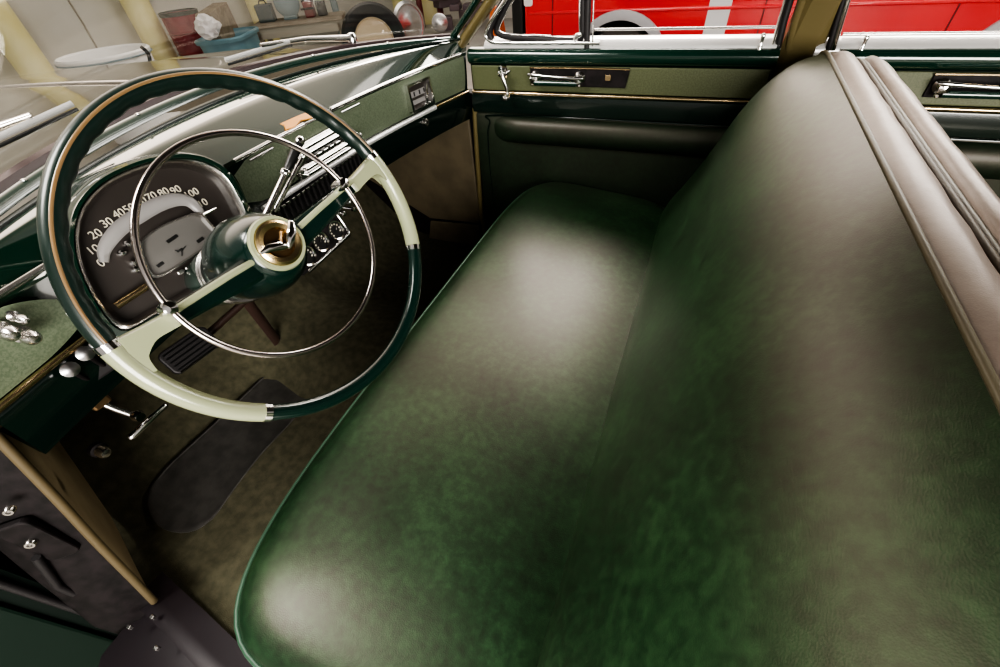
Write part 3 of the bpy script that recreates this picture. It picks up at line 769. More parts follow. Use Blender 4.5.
# inner side boards ahead of the doors
def kick(y, yi, name, lab):
    s = 1 if y > .5 else -1
    pts = [(-.80, .60), (-.83, .30), (-.86, .10), (-1.2, .12), (-1.36, .30), (-1.36, .60), (-1.1, .62)]
    if s > 0: pts = [(-.785, .60), (-.79, .14), (-.80, .12), (-1.05, .11), (-1.40, .30), (-1.40, .62)]
    fr = (Vector((0, y, 0)), Vector((1, 0, 0)), Vector((0, 0, 1)), Vector((0, -s, 0)))
    return prism('kick_panel', KICK, car, pts, 0, .012, fr, bev=.006, label=lab)
kick(1.52, 1, 'r', 'brown board beside the passenger footwell')
box('side_skin', JAMB, car, (-1.15, 1.56, .31), (.80, .05, .66), label='body side behind the passenger footwell board')
prism('kick_panel', KICK, car, [(-.795, .115), (-1.05, .10), (-1.08, .0), (-.80, .0)], 0, .008, (Vector((0, 1.515, 0)), Vector((1, 0, 0)), Vector((0, 0, 1)), Vector((0, -1, 0))), bev=.004, label='lower brown board beside the passenger footwell')
tube('door_opening_trim', TANTRIM, car, [Vector((-.755, 1.505, .60)), Vector((-.765, 1.50, .40)), Vector((-.775, 1.50, .18)), Vector((-.768, 1.50, .07)), Vector((-.74, 1.50, .03)), Vector((-.6, 1.50, .022)), Vector((.2, 1.5, .02))], .010, n=8, label='tan edging of the passenger door opening')
# driver side hinge pillar and sill
E0 = [at(-30, 408, 'y', .055), Vector((-.882, .02, .567)), Vector((-.886, -.008, .42)), Vector((-.892, -.036, .28)), Vector((-.897, -.062, .14)), Vector((-.90, -.082, .035))]
Ec = catmull(E0[1:], 5)
tube('door_opening_trim', mat('worn tan edging', (.10, .075, .038), .6), car, [Vector((-.878, .045, .70))] + Ec, .0075, n=8, label='tan edging of the driver door opening')
loft('hinge_pillar', JAMB, car, [[p + Vector((-.004, -.004, 0)), p + Vector((-.025, -.028, 0)), p + Vector((-.028, -.040, 0)), p + Vector((-.075, -.082, 0)), p + Vector((-.085, -.085, 0)), p + Vector((-.20, -.06, 0))] for p in [Vector((-.878, .045, .70))] + Ec + [Vector((-.90, -.083, -.36))]], label='dark metal hinge pillar of the driver door')
loft('kick_panel', mat('lightened brown board', (.30, .235, .14), .6, col2=(.36, .29, .18), scale=12), car, [[p + Vector((-.006, .002, 0)), p + Vector((-.10, .03, 0)), p + Vector((-.24, .075, 0)), p + Vector((-.34, .105, 0)), p + Vector((-.47, .145, 0))] for p in [Vector((-.878, .045, .70))] + Ec], label='brown board beside the driver footwell')  # brown board colour raised to offset the shade in the driver footwell
def bolt(p, n, r=.012, parent=None):
    fr = frame(p, n); R_ = frmat(fr)
    lathe('bolt', CHROME_S, parent, [(r, -.002), (r, .004), (r * .8, .007), (r * .45, .007), (r * .4, .004), (.0005, .004)], p, R_, 16)
jn = Vector((.72, -.7, 0.1))
hp = part('door_hinge', at(45, 525, 'y', -.062), 'dark metal door hinge with bolts on the driver door pillar', car)
def jp(px, py, off=0):
    # point on the slanted face of the hinge pillar
    d = ray(px, py); n = Vector((.70, -.70, .02)).normalized(); q = Vector((-.945, -.096, .28)); return CAM + d * ((q - CAM).dot(n) / d.dot(n)) + n * off
jpl = frame(jp(40, 540, .002), (.70, -.70, .02))
prism('hinge_leaf', JAMB, hp, rrect(.05, .13, .012), -.01, .004, jpl, bev=.003)
bolt(jp(33, 538, .008), jn, .009, hp); bolt(jp(12, 505, .008), jn, .008, hp)
tube('check_strap', RUBBER, hp, [jp(38, 552, .01), jp(60, 580, .012), jp(75, 590, .006)], .007, n=8)
dl = part('door_catch', at(145, 625, 'z', .03), 'bright metal catch at the foot of the driver door pillar', car)
for px, py in ((153, 617), (130, 627), (157, 648)):
    P = at(px, py, 'z', .05); box('catch_plate', CHROME_S, dl, P, (.010, .008, .012), bev=.002)
# sill
SP = [Vector((-.95, -.082, .03)), Vector((-.80, -.10, .028)), Vector((-.67, -.117, .028)), Vector((-.4, -.13, .028)), Vector((.4, -.13, .028))]
loft('door_sill', mat('worn sill metal', (.018, .013, .016), .38, spec=.5), car, [[p + Vector((0, .05, -.006)), p + Vector((0, .012, 0)), p + Vector((0, -.004, .004)), p + Vector((0, -.02, .001)), p + Vector((0, -.026, -.03)), p + Vector((0, -.12, -.035)), p + Vector((0, -.15, -.06)), p + Vector((0, -.155, -.3))] for p in SP], label='worn dark sill of the driver door opening')

prism('fender', PAINT_B, car, [(-.12, -.40), (-.62, -.40), (-.62, .70), (-.12, .74)], -.02, .0, (Vector((-1.16, 0, 0)), Vector((0, 1, 0)), Vector((0, 0, 1)), Vector((1, 0, 0))), label='dark rear edge of the front fender')
# ------------------------------------------------------------------ passenger front door
pd = thing('passenger_door', (-.3, 1.5, 0), 'passenger front door with chrome handles and dark green panels', 'door')
def flat(y, x0, x1, z0, z1): return [(x0, z0), (x1, z0), (x1, z1), (x0, z1)]
DF = lambda y: (Vector((0, y, 0)), Vector((1, 0, 0)), Vector((0, 0, 1)), Vector((0, -1, 0)))
def doorlayer(prof, x0, x1, n=2):
    return [[Vector((lerp(x0, x1, k / n), y, z)) for y, z in prof] for k in range(n + 1)]
def door_panels(t, x0, x1, rear=False):
    loft('upper_panel', PAINT, t, doorlayer([(1.60, .775), (1.545, .783), (1.505, .783), (1.494, .776), (1.490, .765), (1.492, .750), (1.505, .738), (1.52, .736)], x0, x1), label='dark green painted panel under the window')
    prism('backing', PAINT_B, t, flat(0, x0, x1, .02, .745), -.06, -.004, DF(1.505))
    prism('insert_panel', INSERT_D, t, flat(0, x0 + .006, x1 - .006, .662, .736), 0, .006, DF(1.506), bev=.003, label='grained olive strip behind the handles')
    tube('chrome_molding', CHROME_W, t, [Vector((lerp(x0 + .003, x1 - .003, k / 6), 1.499, .655)) for k in range(7)], .0055, n=8, label='warm toned chrome molding across the door')
    loft('mid_panel', PAINT_B, t, doorlayer([(1.503, .652), (1.494, .648), (1.490, .62), (1.494, .592), (1.506, .586)], x0, x1), label='black green band under the molding')
    # padded roll
    xs = [x0 + .065 + (x1 - x0 - .08) * k / 16 for k in range(17)]
    cs = []
    for i, x in enumerate(xs):
        s = shrink_at(x, xs[0], xs[-1] + .2, .10)
        c = []
        for k in range(13):
            a = math.radians(100 + 180 * k / 12)
            c.append(Vector((x, 1.505 + .038 * s * math.cos(a) * (.9 if k < 9 else .9), .535 + (.030 + .016 * s) * math.sin(a))))
        cs.append(c)
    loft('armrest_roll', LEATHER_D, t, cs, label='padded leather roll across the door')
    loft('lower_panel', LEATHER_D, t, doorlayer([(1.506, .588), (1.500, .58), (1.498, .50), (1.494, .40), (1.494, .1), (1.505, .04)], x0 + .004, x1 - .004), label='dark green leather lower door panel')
    tube('panel_crease', PAINT_B, t, catmull([Vector((x0 + .05, 1.496, .12)), Vector((x0 + .045, 1.496, .45)), Vector((x0 + .06, 1.496, .555)), Vector((x0 + .12, 1.497, .583)), Vector((x1 - .02, 1.497, .587))], 6), .003, n=6, label='stitched outline of the lower panel')
door_panels(pd, -.755, .165)
# window sill rail and frames
loft('window_rail', CHROME_B, pd, doorlayer([(1.56, .806), (1.545, .806), (1.520, .798), (1.511, .790), (1.512, .781)], -.70, .16), label='bright chrome rail along the window foot')
yv = 1.525
def V(px, py, y=yv): return at(px, py, 'y', y)
vf = [V(583, -30), V(583, 20), V(582, 36), V(572, 40), V(540, 39), V(512, 37), V(500, 34), V(497, 28), V(505, 10), V(520, -18), V(528, -30)]
tube('vent_frame', RUBBER, pd, catmull(vf, 5), .010, n=8, label='black rubber frame of the small vent window')
tube('vent_trim', CHROME_S, pd, catmull([p + Vector((0, -.004, .0)) + (V(545, 10) - p).normalized() * .010 for p in vf], 5), .0028, n=6, label='thin bright inner edge of the vent window')
tube('outer_trim', CHROME, pd, catmull([V(600, 43, 1.51), V(560, 43, 1.51), V(510, 43, 1.51), V(493, 42, 1.51), V(486, 36, 1.51), V(489, 25, 1.51), V(502, 5, 1.51), V(522, -25, 1.51)], 5), .006, n=8, label='chrome frame curving up at the front of the window')
tube('front_seal', RUBBER, pd, catmull([V(492, 40, 1.52), V(490, 30, 1.52), V(500, 8, 1.52), V(520, -22, 1.52)], 5), .011, n=8, label='black seal at the front of the window')  # solid black rubber next to the chrome frame
tube('division_bar', RUBBER, pd, [V(587, 48, 1.515), V(587.5, 20, 1.515), V(589, -30, 1.515)], .0095, n=8, label='black bar between vent and main window')
tube('division_trim', CHROME_S, pd, [V(592.5, 46, 1.512), V(593, 20, 1.512), V(594.5, -30, 1.512)], .0026, n=6)
tube('rear_frame', RUBBER, pd, [V(777, 49, 1.52), V(784, 20, 1.515), V(799, -30, 1.50)], .009, n=8, label='black rubber frame at the rear of the window')
tube('rear_trim', CHROME_S, pd, [V(772, 47, 1.515), V(779, 20, 1.51), V(794, -30, 1.495)], .003, n=6)
tube('rear_shut_line', TANTRIM, pd, [V(789, 49, 1.52), V(796, 20, 1.51), V(812, -30, 1.49)], .011, n=8, label='olive tan frame edge beside the pillar')
def pane(name, t, pts, lab):
    def fn(bm): bm.faces.new([bm.verts.new(p) for p in pts])
    return B(name, GLASS, t, fn, smooth=False, label=lab)
pane('vent_glass', pd, [V(583, 40), V(500, 38), V(496, 26), V(525, -25), V(583, -25)], 'small vent window pane')
pane('window_glass', pd, [V(590, 50, 1.535), V(776, 50, 1.535), V(795, -25, 1.515), V(592, -25, 1.515)], 'main door window pane')
lathe('lock_button', CHROME, pd, [(.007, -.005), (.0065, .004), (.0045, .008), (.005, .022), (.0065, .028), (.004, .033), (.0005, .0335)], (.115, 1.507, .784), None, 14)
lt = tube('vent_latch', CHROME, pd, [V(574, 40, 1.505), V(577, 36, 1.505), V(582, 34, 1.505)], [.006, .008, .005], n=8)
# window crank
wk = part('window_crank', (-.62, 1.48, .72), 'chrome window crank', pd)
yk = 1.485
K = lambda px, py, y=yk: at(px, py, 'y', y)
lathe('boss', CHROME, wk, [(.019, -.012), (.020, .004), (.015, .010), (.010, .022), (.0005, .026)], K(503, 72, 1.495), ZAX['-y'], 20)
tube('crank_arm', CHROME, wk, [K(502, 70, 1.472), K(503, 78, 1.47), K(507, 88, 1.468), K(508, 96, 1.468)], [.009, .008, .0065, .006], n=10)
lathe('crank_knob', CHROME_S, wk, [(.006, -.004), (.009, .004), (.010, .016), (.008, .028), (.0005, .031)], K(508, 96, 1.468), ZAX['-y'], 16)
tube('wing', CHROME, wk, [K(501, 72, 1.47), K(506, 74, 1.466), K(510, 71, 1.466)], [.005, .006, .003], n=8)
# door handle on an escutcheon plate
def handle_set(par, x):
    h = part('door_handle', (x, 1.49, .706), 'chrome door pull on a dark plate', par)
    fr = (Vector((x, 1.500, .707)), Vector((1, 0, 0)), Vector((0, 0, 1)), Vector((0, -1, 0)))
    prism('escutcheon', JAMB, h, [(-.15, -.026), (.16, -.026), (.168, .024), (-.15, .026)], 0, .005, fr, bev=.002, label='dark plate behind the handle')
    tube('plate_trim', CHROME_W, h, [fr[0] + Vector((u, -.006, w)) for u, w in ((-.15, .026), (.05, .0265), (.168, .025))], .003, n=6)
    for s in (-1, 1):
        lathe('post', CHROME, h, [(.016, 0), (.017, .006), (.010, .012), (.009, .03), (.012, .036), (.0005, .04)], fr[0] + Vector((-.055 + s * .072, -.004, .002)), ZAX['-y'], 18)
    tube('grip', CHROME, h, [fr[0] + Vector((-.055 + .090 * t, -.038 - .006 * (1 - t * t), .010 - .004 * t)) for t in (-1, -.8, -.4, 0, .4, .8, 1)], [.004, .006, .0042, .0038, .0042, .006, .004], n=10)
    tube('lower_bar', PAINT, h, [fr[0] + Vector((-.055 + .07 * t, -.034, -.010)) for t in (-1, -.4, .4, 1)], .0085, n=10, label='dark green lower bar of the handle')  # solid dark green bar under the chrome grip
    for s in (-1, 1): lathe('screw', CHROME, h, [(.005, 0), (.0048, .006), (.003, .008), (.0005, .008)], fr[0] + Vector((-.055 + s * .078, -.03, -.014)), ZAX['-y'], 12)
    bq = prism('lock_tab', CHROME_W, h, rrect(.018, .016, .003, 3, .105, .002), .004, .010, fr, bev=.001)
    return h
handle_set(pd, -.385)
# rear passenger door
rd = thing('rear_door', (.9, 1.5, 0), 'rear passenger side door behind the bench seat', 'door')
door_panels(rd, .30, 1.45)
loft('window_rail', CHROME_B, rd, doorlayer([(1.56, .800), (1.545, .800), (1.515, .790), (1.507, .778), (1.509, .764)], .245, 1.45), label='bright chrome rail along the rear window foot')
tube('front_trim', CHROME, rd, [V(833, 50, 1.508), V(842, 20, 1.498), V(857, -30, 1.48)], .006, n=8, label='chrome frame at the front of the rear window')
tube('front_frame', RUBBER, rd, [V(828, 50, 1.512), V(837, 20, 1.502), V(852, -30, 1.484)], .007, n=8)
pane('window_glass', rd, [Vector((.27, 1.535, .78)), Vector((1.4, 1.535, .78)), Vector((1.4, 1.45, 1.2)), Vector((.38, 1.45, 1.2))], 'rear door window pane')
lathe('lock_button', CHROME, rd, [(.007, -.005), (.0065, .004), (.0045, .008), (.005, .022), (.0065, .028), (.004, .033), (.0005, .0335)], (.345, 1.507, .778), None, 14)
handle_set(rd, .665)

for t_, xa_, xb_, z_ in ((pd, -.345, .155, .823), (rd, .30, 1.45, .806)): tube('rail_reflection', CHROME_S, t_, [Vector((xa_, 1.548, z_)), Vector((xb_, 1.548, z_))], .0035, n=8, label='thin bright strip built for the rail reflection in the glass')  # bright strip stands in for the chrome rail mirrored in the pane

# driver door, swung open
dth = math.radians(15)
du = Vector((-math.sin(dth), -math.cos(dth), 0)); dn = Vector((math.cos(dth), -math.sin(dth), 0))
ddr = thing('driver_door', (-1.02, -.14, 0), 'dark green driver door swung open beside the pillar', 'door')
dfr = (Vector((-1.03, -.135, 0)), du, Vector((0, 0, 1)), dn)
prism('door_shell', mat('dull green door edge', (.004, .010, .007), .6, spec=.2), ddr, [(0, -.20), (1.0, -.20), (1.0, .78), (0, .78)], -.10, 0, dfr, bev=.012)
prism('trim_panel', mat('green door board', (.003, .014, .008), .55, spec=.25), ddr, [(.05, -.16), (.97, -.16), (.97, .56), (.05, .56)], 0, .012, dfr, bev=.006, label='green inner board of the open door')
prism('insert_panel', INSERT_D, ddr, [(.05, .64), (.97, .64), (.97, .72), (.05, .72)], 0, .008, dfr, bev=.003)
tube('chrome_molding', CHROME_W, ddr, [dfr[0] + du * u + Vector((0, 0, .63)) + dn * .006 for u in (.05, .97)], .005, n=8)
tube('seal', RUBBER, ddr, [dfr[0] + du * .02 + Vector((0, 0, z)) + dn * .006 for z in (.0, .3, .76)], .008, n=8, label='black rubber door seal')

# ------------------------------------------------------------------ footwell things
def rayfloor(px, py):
    # first hit on the carpet profile (toe board included)
    d = ray(px, py); p = CAM.copy(); st = .004 / d.length
    prof_ = [(v.x, v.z) for v in flo]
    for _ in range(2000):
        p = p + d * st
        z = None
        for (xa, za), (xb, zb) in zip(prof_, prof_[1:]):
            if xb <= p.x <= xa: z = lerp(za, zb, (p.x - xa) / (xb - xa) if xb != xa else 0); break
        if z is None: z = .6
        if p.z <= z: return p
    return p
mp = [(150, 492), (152, 515), (165, 530), (190, 533), (213, 520), (235, 490), (262, 455), (290, 425), (312, 398), (322, 375), (316, 358), (295, 358), (270, 372), (235, 405), (195, 442), (165, 470)]
mpts = [rayfloor(*p) + Vector((0, 0, .004)) for p in mp]; mpts = catmull(mpts, 3, True)
mc = sum(mpts, Vector()) / len(mpts)
def padm(bm):
    R0 = [mc + (p - mc) * 1.0 for p in mpts]; R1 = [p + Vector((.006, 0, .008)) for p in R0]; R2 = [mc + (p - mc) * .96 + Vector((.008, 0, .009)) for p in mpts]; R3 = [mc + (p - mc) * .93 + Vector((.005, 0, .006)) for p in mpts]
    Vv = a_loft(bm, [R0, R1, R2, R3], cu=True); bm.faces.new(Vv[-1])
o = B('heel_mat', MATR, None, padm, ang=60); prop(o, 'worn black rubber heel mat on the driver footwell carpet', 'mat')
# accelerator on the mat's right end, brake pedal on its arm
ap = thing('brake_pedal', rayfloor(262, 335), 'dark brake pedal on a brown arm, below the steering hub', 'pedal')
P0, P1 = rayfloor(283, 352) + Vector((.01, 0, .02)), at(246, 300, 'x', -1.08)
tube('pedal_arm', mat('brown steel', (.055, .032, .026), .45), ap, [P0, P0.lerp(P1, .5), P1], .014, n=8, flat=(1.2, .6))
pfr = frame(at(190, 350, 'x', -1.02), (.8, -.1, .6))
prism('pedal_pad', RUBBER, ap, rrect(.12, .065, .015), -.01, .008, pfr, bev=.004)
def pr(bm):
    for k in range(5): a_tube(bm, [pfr[0] + pfr[1] * -.05 + pfr[2] * (-.022 + .011 * k) + pfr[3] * .008, pfr[0] + pfr[1] * .05 + pfr[2] * (-.022 + .011 * k) + pfr[3] * .008], .0022, n=6)
B('pad_rib', BLACK, ap, pr)
tube('pad_trim', CHROME_S, ap, [pfr[0] + pfr[1] * u + pfr[2] * -.03 + pfr[3] * .009 for u in (-.05, .0, .04)], .003, n=6)
tube('pad_stem', mat('brown steel', (.055, .032, .026), .45), ap, [pfr[0] - pfr[3] * .008, P1], .01, n=8)

# ------------------------------------------------------------------ the garage outside
GZ = -.45
def quad(name, m, pts, kind='structure', label=None):
    o = B(name, m, None, lambda bm: bm.faces.new([bm.verts.new(p) for p in pts]), smooth=False); o['kind'] = kind; return o
quad('floor', CONC, [(-12, -8, GZ), (8, -8, GZ), (8, 12, GZ), (-12, 12, GZ)])
quad('wall_front', WALL, [(-9.2, -8, GZ), (-9.2, 10.6, GZ), (-9.2, 10.6, 4), (-9.2, -8, 4)])
quad('wall_side', WALL, [(-9.2, 10.6, GZ), (8, 10.6, GZ), (8, 10.6, 4), (-9.2, 10.6, 4)])
def wcol(x, y, r, i):
    o = lathe('column', YELLOW, None, [(r * 1.02, GZ), (r, GZ + .02), (r, 4)], (x, y, 0), None, 28); o['kind'] = 'structure'
    return o
for i, (px, py) in enumerate(((18, 46), (150, 30), (263, 20))):
    P = at(px, py, 'x', -8.85); wcol(P.x, P.y, .20, i)
P = at(430, 15, 'y', 10.2); wcol(P.x, P.y, .16, 4)
P = at(399, 10, 'y', 10.3); wcol(P.x, P.y, .12, 4)
for px in (30 + 48, 75):
    pass
tube('trim_1', mat('wall crack', (.42, .38, .32), .9), None, [at(68, 0, 'x', -9.19), at(84, 25, 'x', -9.19), at(100, 53, 'x', -9.19)], .012, n=6)['kind'] = 'structure'
for px in (421, 441):
    P = at(px, 15, 'y', 9.7)
    o = tube('pipe', POLER, None, [Vector((P.x, P.y, GZ)), Vector((P.x, P.y, 3.8))], .06, n=12)
    prop(o, 'red brown vertical pipe %s the far yellow column' % ('left of' if px < 430 else 'right of'), 'pipe')
P = at(337, 15, 'y', 8.8)
o = tube('post', STEELG, None, [Vector((P.x, P.y, GZ)), Vector((P.x, P.y, 3.8))], .07, n=12); prop(o, 'grey steel post beside the workbench', 'post')
# red drum
P = at(178, 12, 'x', -8.3)
dr = thing('oil_drum', (P.x, P.y, GZ), 'red steel drum between the yellow column and blue tub', 'drum')
ht = .42 - GZ - .01
B('drum_body', DRUMRED, dr, lambda bm: a_lathe(bm, [(.27, 0), (.285, .01), (.28, .03), (.28, ht * .33), (.295, ht * .345), (.28, ht * .36), (.28, ht * .66), (.295, ht * .675), (.28, ht * .69), (.28, ht - .03), (.27, ht - .02)], (P.x, P.y, GZ), n=36))
lathe('drum_rim', mat('dark rim', (.05, .055, .045), .5), dr, [(.27, ht - .05), (.292, ht - .05), (.296, ht), (.28, ht + .005), (.27, ht - .03), (.001, ht - .035)], (P.x, P.y, GZ), None, 36)
# blue tub with boxes in it
P = at(231, 42, 'x', -7.2)
tb = thing('blue_tub', (P.x, P.y, GZ), 'blue plastic tub full of scrap beside the red drum', 'tub')
tr = Matrix.Rotation(math.radians(28), 3, 'Z'); ztop = .12
def tubm(bm):
    c = Vector((P.x, P.y, 0)); rings = []
    for w, h, z in ((.62, .98, GZ), (.66, 1.04, ztop - .06), (.72, 1.10, ztop - .06), (.74, 1.12, ztop - .02), (.72, 1.10, ztop), (.67, 1.04, ztop), (.62, .98, GZ + .3)):
        rings.append([c + tr @ Vector((a, b, z)) for a, b in rrect(w, h, .2, 6)])
    a_loft(bm, rings, cu=True, capu=True)
B('tub_body', BLUE, tb, tubm, ang=35)
bx_ = box('cardboard_box', BROWN, None, at(218, 22, 'x', -7.6) + Vector((0, 0, -.02)), (.25, .62, .42), R=Matrix.Rotation(math.radians(20), 3, 'Z') @ Matrix.Rotation(.12, 3, 'X')); bevel(bx_, .01); prop(bx_, 'brown cardboard box standing in the blue tub', 'box')
def crump(bm):
    bmesh.ops.create_icosphere(bm, subdivisions=3, radius=.16)
    for v in bm.verts: v.co *= .8 + .45 * random.random(); v.co.z *= .9
    c = at(208, 27, 'x', -7.0)
    for v in bm.verts: v.co = v.co + c
o = B('plastic_wrap', mat('white wrap', (.8, .78, .78), .3), None, crump, ang=10); prop(o, 'crumpled white plastic wrap in the blue tub', 'plastic wrap')
# white tub
P = at(106, 58, 'x', -6.0)
wt = thing('white_drum', (P.x, P.y, GZ), 'white round drum with open top beyond the hood', 'drum')
lathe('drum_body', WHITE, wt, [(.36, 0), (.38, .02), (.40, .45), (.42, .8), (.435, .80), (.44, .83), (.42, .845), (.40, .83), (.38, .5), (.001, .48)], (P.x, P.y, GZ), None, 40)
tube('rim_band', STEELG, wt, [Vector((P.x + .442 * math.cos(a), P.y + .442 * math.sin(a), GZ + .80)) for a in [2 * PI * k / 40 for k in range(40)]], .008, closed=True, n=6)
o = tube('hose', BLACK, wt, catmull([at(141, 47, 'x', -5.4), at(145, 50, 'x', -5.4), at(149, 56, 'x', -5.4), at(151, 70, 'x', -5.4)], 4), .018, n=8); prop(o, 'short black hose hanging at the rim')
# workbench with tools, near the corner
wb = thing('workbench', (-6.6, 7.6, GZ), 'wooden workbench against the wall beside the yellow column', 'workbench')
A_, B_ = at(272, 30, 'y', 7.3), at(332, 22, 'y', 7.9)
zt = .06
wd = (B_ - A_); wd.z = 0; wl = wd.length + .5; wd.normalize(); wp = Vector((-wd.y, wd.x, 0)); wR = Matrix((wd, wp, Vector((0, 0, 1)))).transposed(); wm_ = (A_ + B_) / 2; wm_.z = 0
box('bench_top', WOODB, wb, wm_ + Vector((0, 0, zt - .03)), (wl, .7, .06), R=wR, bev=.01)
box('apron', mat('pale board', (.5, .46, .38), .7), wb, wm_ + Vector((0, 0, zt - .14)), (wl - .06, .64, .16), R=wR)
for s in (-1, 1):
    for q in (-1, 1): box('leg', WOODB, wb, wm_ + wd * s * (wl / 2 - .08) + wp * q * .28 + Vector((0, 0, (zt - .1 + GZ) / 2)), (.08, .08, zt - .1 - GZ), R=wR)
def onbench(px, dz=0, q=0):
    P = at(px, 22, 'y', 7.6); t = (P - wm_).dot(wd); r = wm_ + wd * t + wp * q; r.z = zt + dz; return r
v = thing('bench_grinder', onbench(294), 'round grey blue grinder standing on the workbench', 'grinder')
c = onbench(294, .24); fz = frame(c, CAM - c)
lathe('wheel_guard', STEELG, v, [(.02, -.1), (.2, -.1), (.22, -.06), (.22, .04), (.19, .07), (.08, .08), (.001, .08)], c, frmat(fz), 28)
box('stand', STEELG, v, onbench(294, .03), (.24, .2, .06), R=wR, bev=.01); box('neck', STEELG, v, onbench(294, .1), (.1, .1, .14), R=wR, bev=.01)
v = thing('toolbox', onbench(278), 'dark toolbox with handle, at the left end of the workbench', 'toolbox')
box('case', mat('dark steel', (.08, .1, .1), .4), v, onbench(274, .13), (.28, .22, .26), R=wR, bev=.015); tube('handle', BLACK, v, [onbench(271, .26), onbench(272, .31), onbench(276, .31), onbench(277, .26)], .012, n=8)
v = thing('bench_vise', onbench(312), 'dark red bench vise, right of the grinder on the workbench', 'vise')
box('vise_body', POLER, v, onbench(312, .12), (.16, .3, .24), R=wR, bev=.02); box('jaw', JAMB, v, onbench(312, .28), (.2, .12, .12), R=wR, bev=.01); tube('vise_bar', JAMB, v, [onbench(306, .14, -.2), onbench(318, .14, -.2)], .015, n=8)
o = lathe('paint_can', JAMB, None, [(.08, 0), (.09, .01), (.09, .2), (.094, .21), (.08, .215), (.001, .205)], onbench(323), None, 20); prop(o, 'small dark can at the right end of the workbench', 'can')
# tyre with rim leaning, hubcap
P = at(373, 35, 'y', 6.0); P.z = GZ + .44
ty = thing('spare_wheel', (P.x, P.y, GZ), 'black tyre on a cream rim standing beyond the dashboard', 'wheel')
def wheelm(t, P, n, r, w, rimm, hub=True):
    fr = frame(P, n); R_ = frmat(fr)
    lathe('tyre', RUBBER, t, [(r * .62, -w * .4), (r * .75, -w * .52), (r * .93, -w * .5), (r, -w * .3), (r, w * .3), (r * .93, w * .5), (r * .75, w * .52), (r * .62, w * .4), (r * .6, w * .2)], P, R_, 40)
    lathe('rim', rimm, t, [(r * .63, w * .34), (r * .60, w * .42), (r * .57, w * .36), (r * .52, w * .1), (r * .30, w * .16), (r * .26, w * .26), (r * .1, w * .28), (.001, w * .28)], P, R_, 36)
wheelm(ty, P, CAM - P + Vector((1.2, 0, 0)), .44, .22, mat('cream rim', (.62, .52, .36), .4))
P = at(409, 24, 'y', 6.6)
hcp = thing('hubcap', (P.x, P.y, GZ), 'chrome hubcap leaning to the right of the tyre', 'hubcap')
fr = frame(P, (.85, -.35, .1))
lathe('dish', CHROME_S, hcp, [(.27, 0), (.28, .01), (.24, .03), (.2, .02), (.12, .05), (.001, .07)], P, frmat(fr), 32)
box('stand', WOODB, hcp, (P.x, P.y, (P.z - .27 + GZ) / 2), (.2, .3, P.z - .27 - GZ + .02))
P = at(458, 22, 'y', 9.5)
o = thing('engine_parts', (P.x, P.y, GZ), 'heap of grey purple machine parts beside the windshield pillar', 'machine')
def mach(bm):
    for k in range(9):
        a_box(bm, (P.x + random.uniform(-.5, .5), P.y + random.uniform(-.2, .2), GZ + .1 + k * .09), (random.uniform(.2, .5), .3, random.uniform(.1, .3)), Matrix.Rotation(random.random(), 3, 'Z'))
B('casting', mat('purple grey iron', (.16, .12, .13), .4), o, mach, smooth=False, bev=.02)
B('pulley', CHROME_S, o, lambda bm: a_lathe(bm, [(.02, 0), (.15, 0), (.16, .04), (.1, .06), (.001, .06)], P + Vector((-.2, -.4, .05)), frmat(frame(P, CAM - P)), 24))

# red off-roader parked alongside
SY = 5.0
k_ = SY / 3.2
def sx(px, py): return at(px, py, 'y', SY)
suv = thing('red_car', (.6, SY + .8, GZ), 'red car with grey wheel arch flares parked alongside the window', 'car')
wa, wb_ = -.865, 2.25
wz = GZ + .375
zb, zs = GZ + .24, GZ + 1.02
xr, xf = sx(524, 10).x, wb_ + .95
RA = .41
def side_poly():
    p = [(xr, zb + .1), (xr, zs)]
    p += [(xr + .1, zs + .04), (xf - 1.2, zs + .03), (xf - .1, zs - .08), (xf, zs - .2), (xf, zb)]
    for cx in (wb_, wa):
        a0 = math.asin(max(-1, min(1, (zb - wz) / RA)))
        p += [(cx + RA * math.cos(a0 + (PI - 2 * a0) * k / 20), wz + RA * math.sin(a0 + (PI - 2 * a0) * k / 20)) for k in range(21)]
    p.append((xr, zb))
    q = []
    for v_ in p:
        if not q or (Vector(v_) - Vector(q[-1])).length > 1e-4: q.append(v_)
    return q
sfr = (Vector((0, SY, 0)), Vector((1, 0, 0)), Vector((0, 0, 1)), Vector((0, -1, 0)))
prism('body', RED, suv, side_poly(), -1.7, 0, sfr, bev=.03)
prism('cabin', RED, suv, [(xr + .05, zs), (xr + .12, zs + .62), (xf - 1.75, zs + .62), (xf - 1.25, zs + .02)], -1.6, -.1, sfr, bev=.04)
prism('side_glass', mat('dark car glass', (.02, .025, .03), .08), suv, [(xr + .16, zs + .08), (xr + .2, zs + .54), (xf - 1.8, zs + .54), (xf - 1.45, zs + .08)], -.11, -.085, sfr)
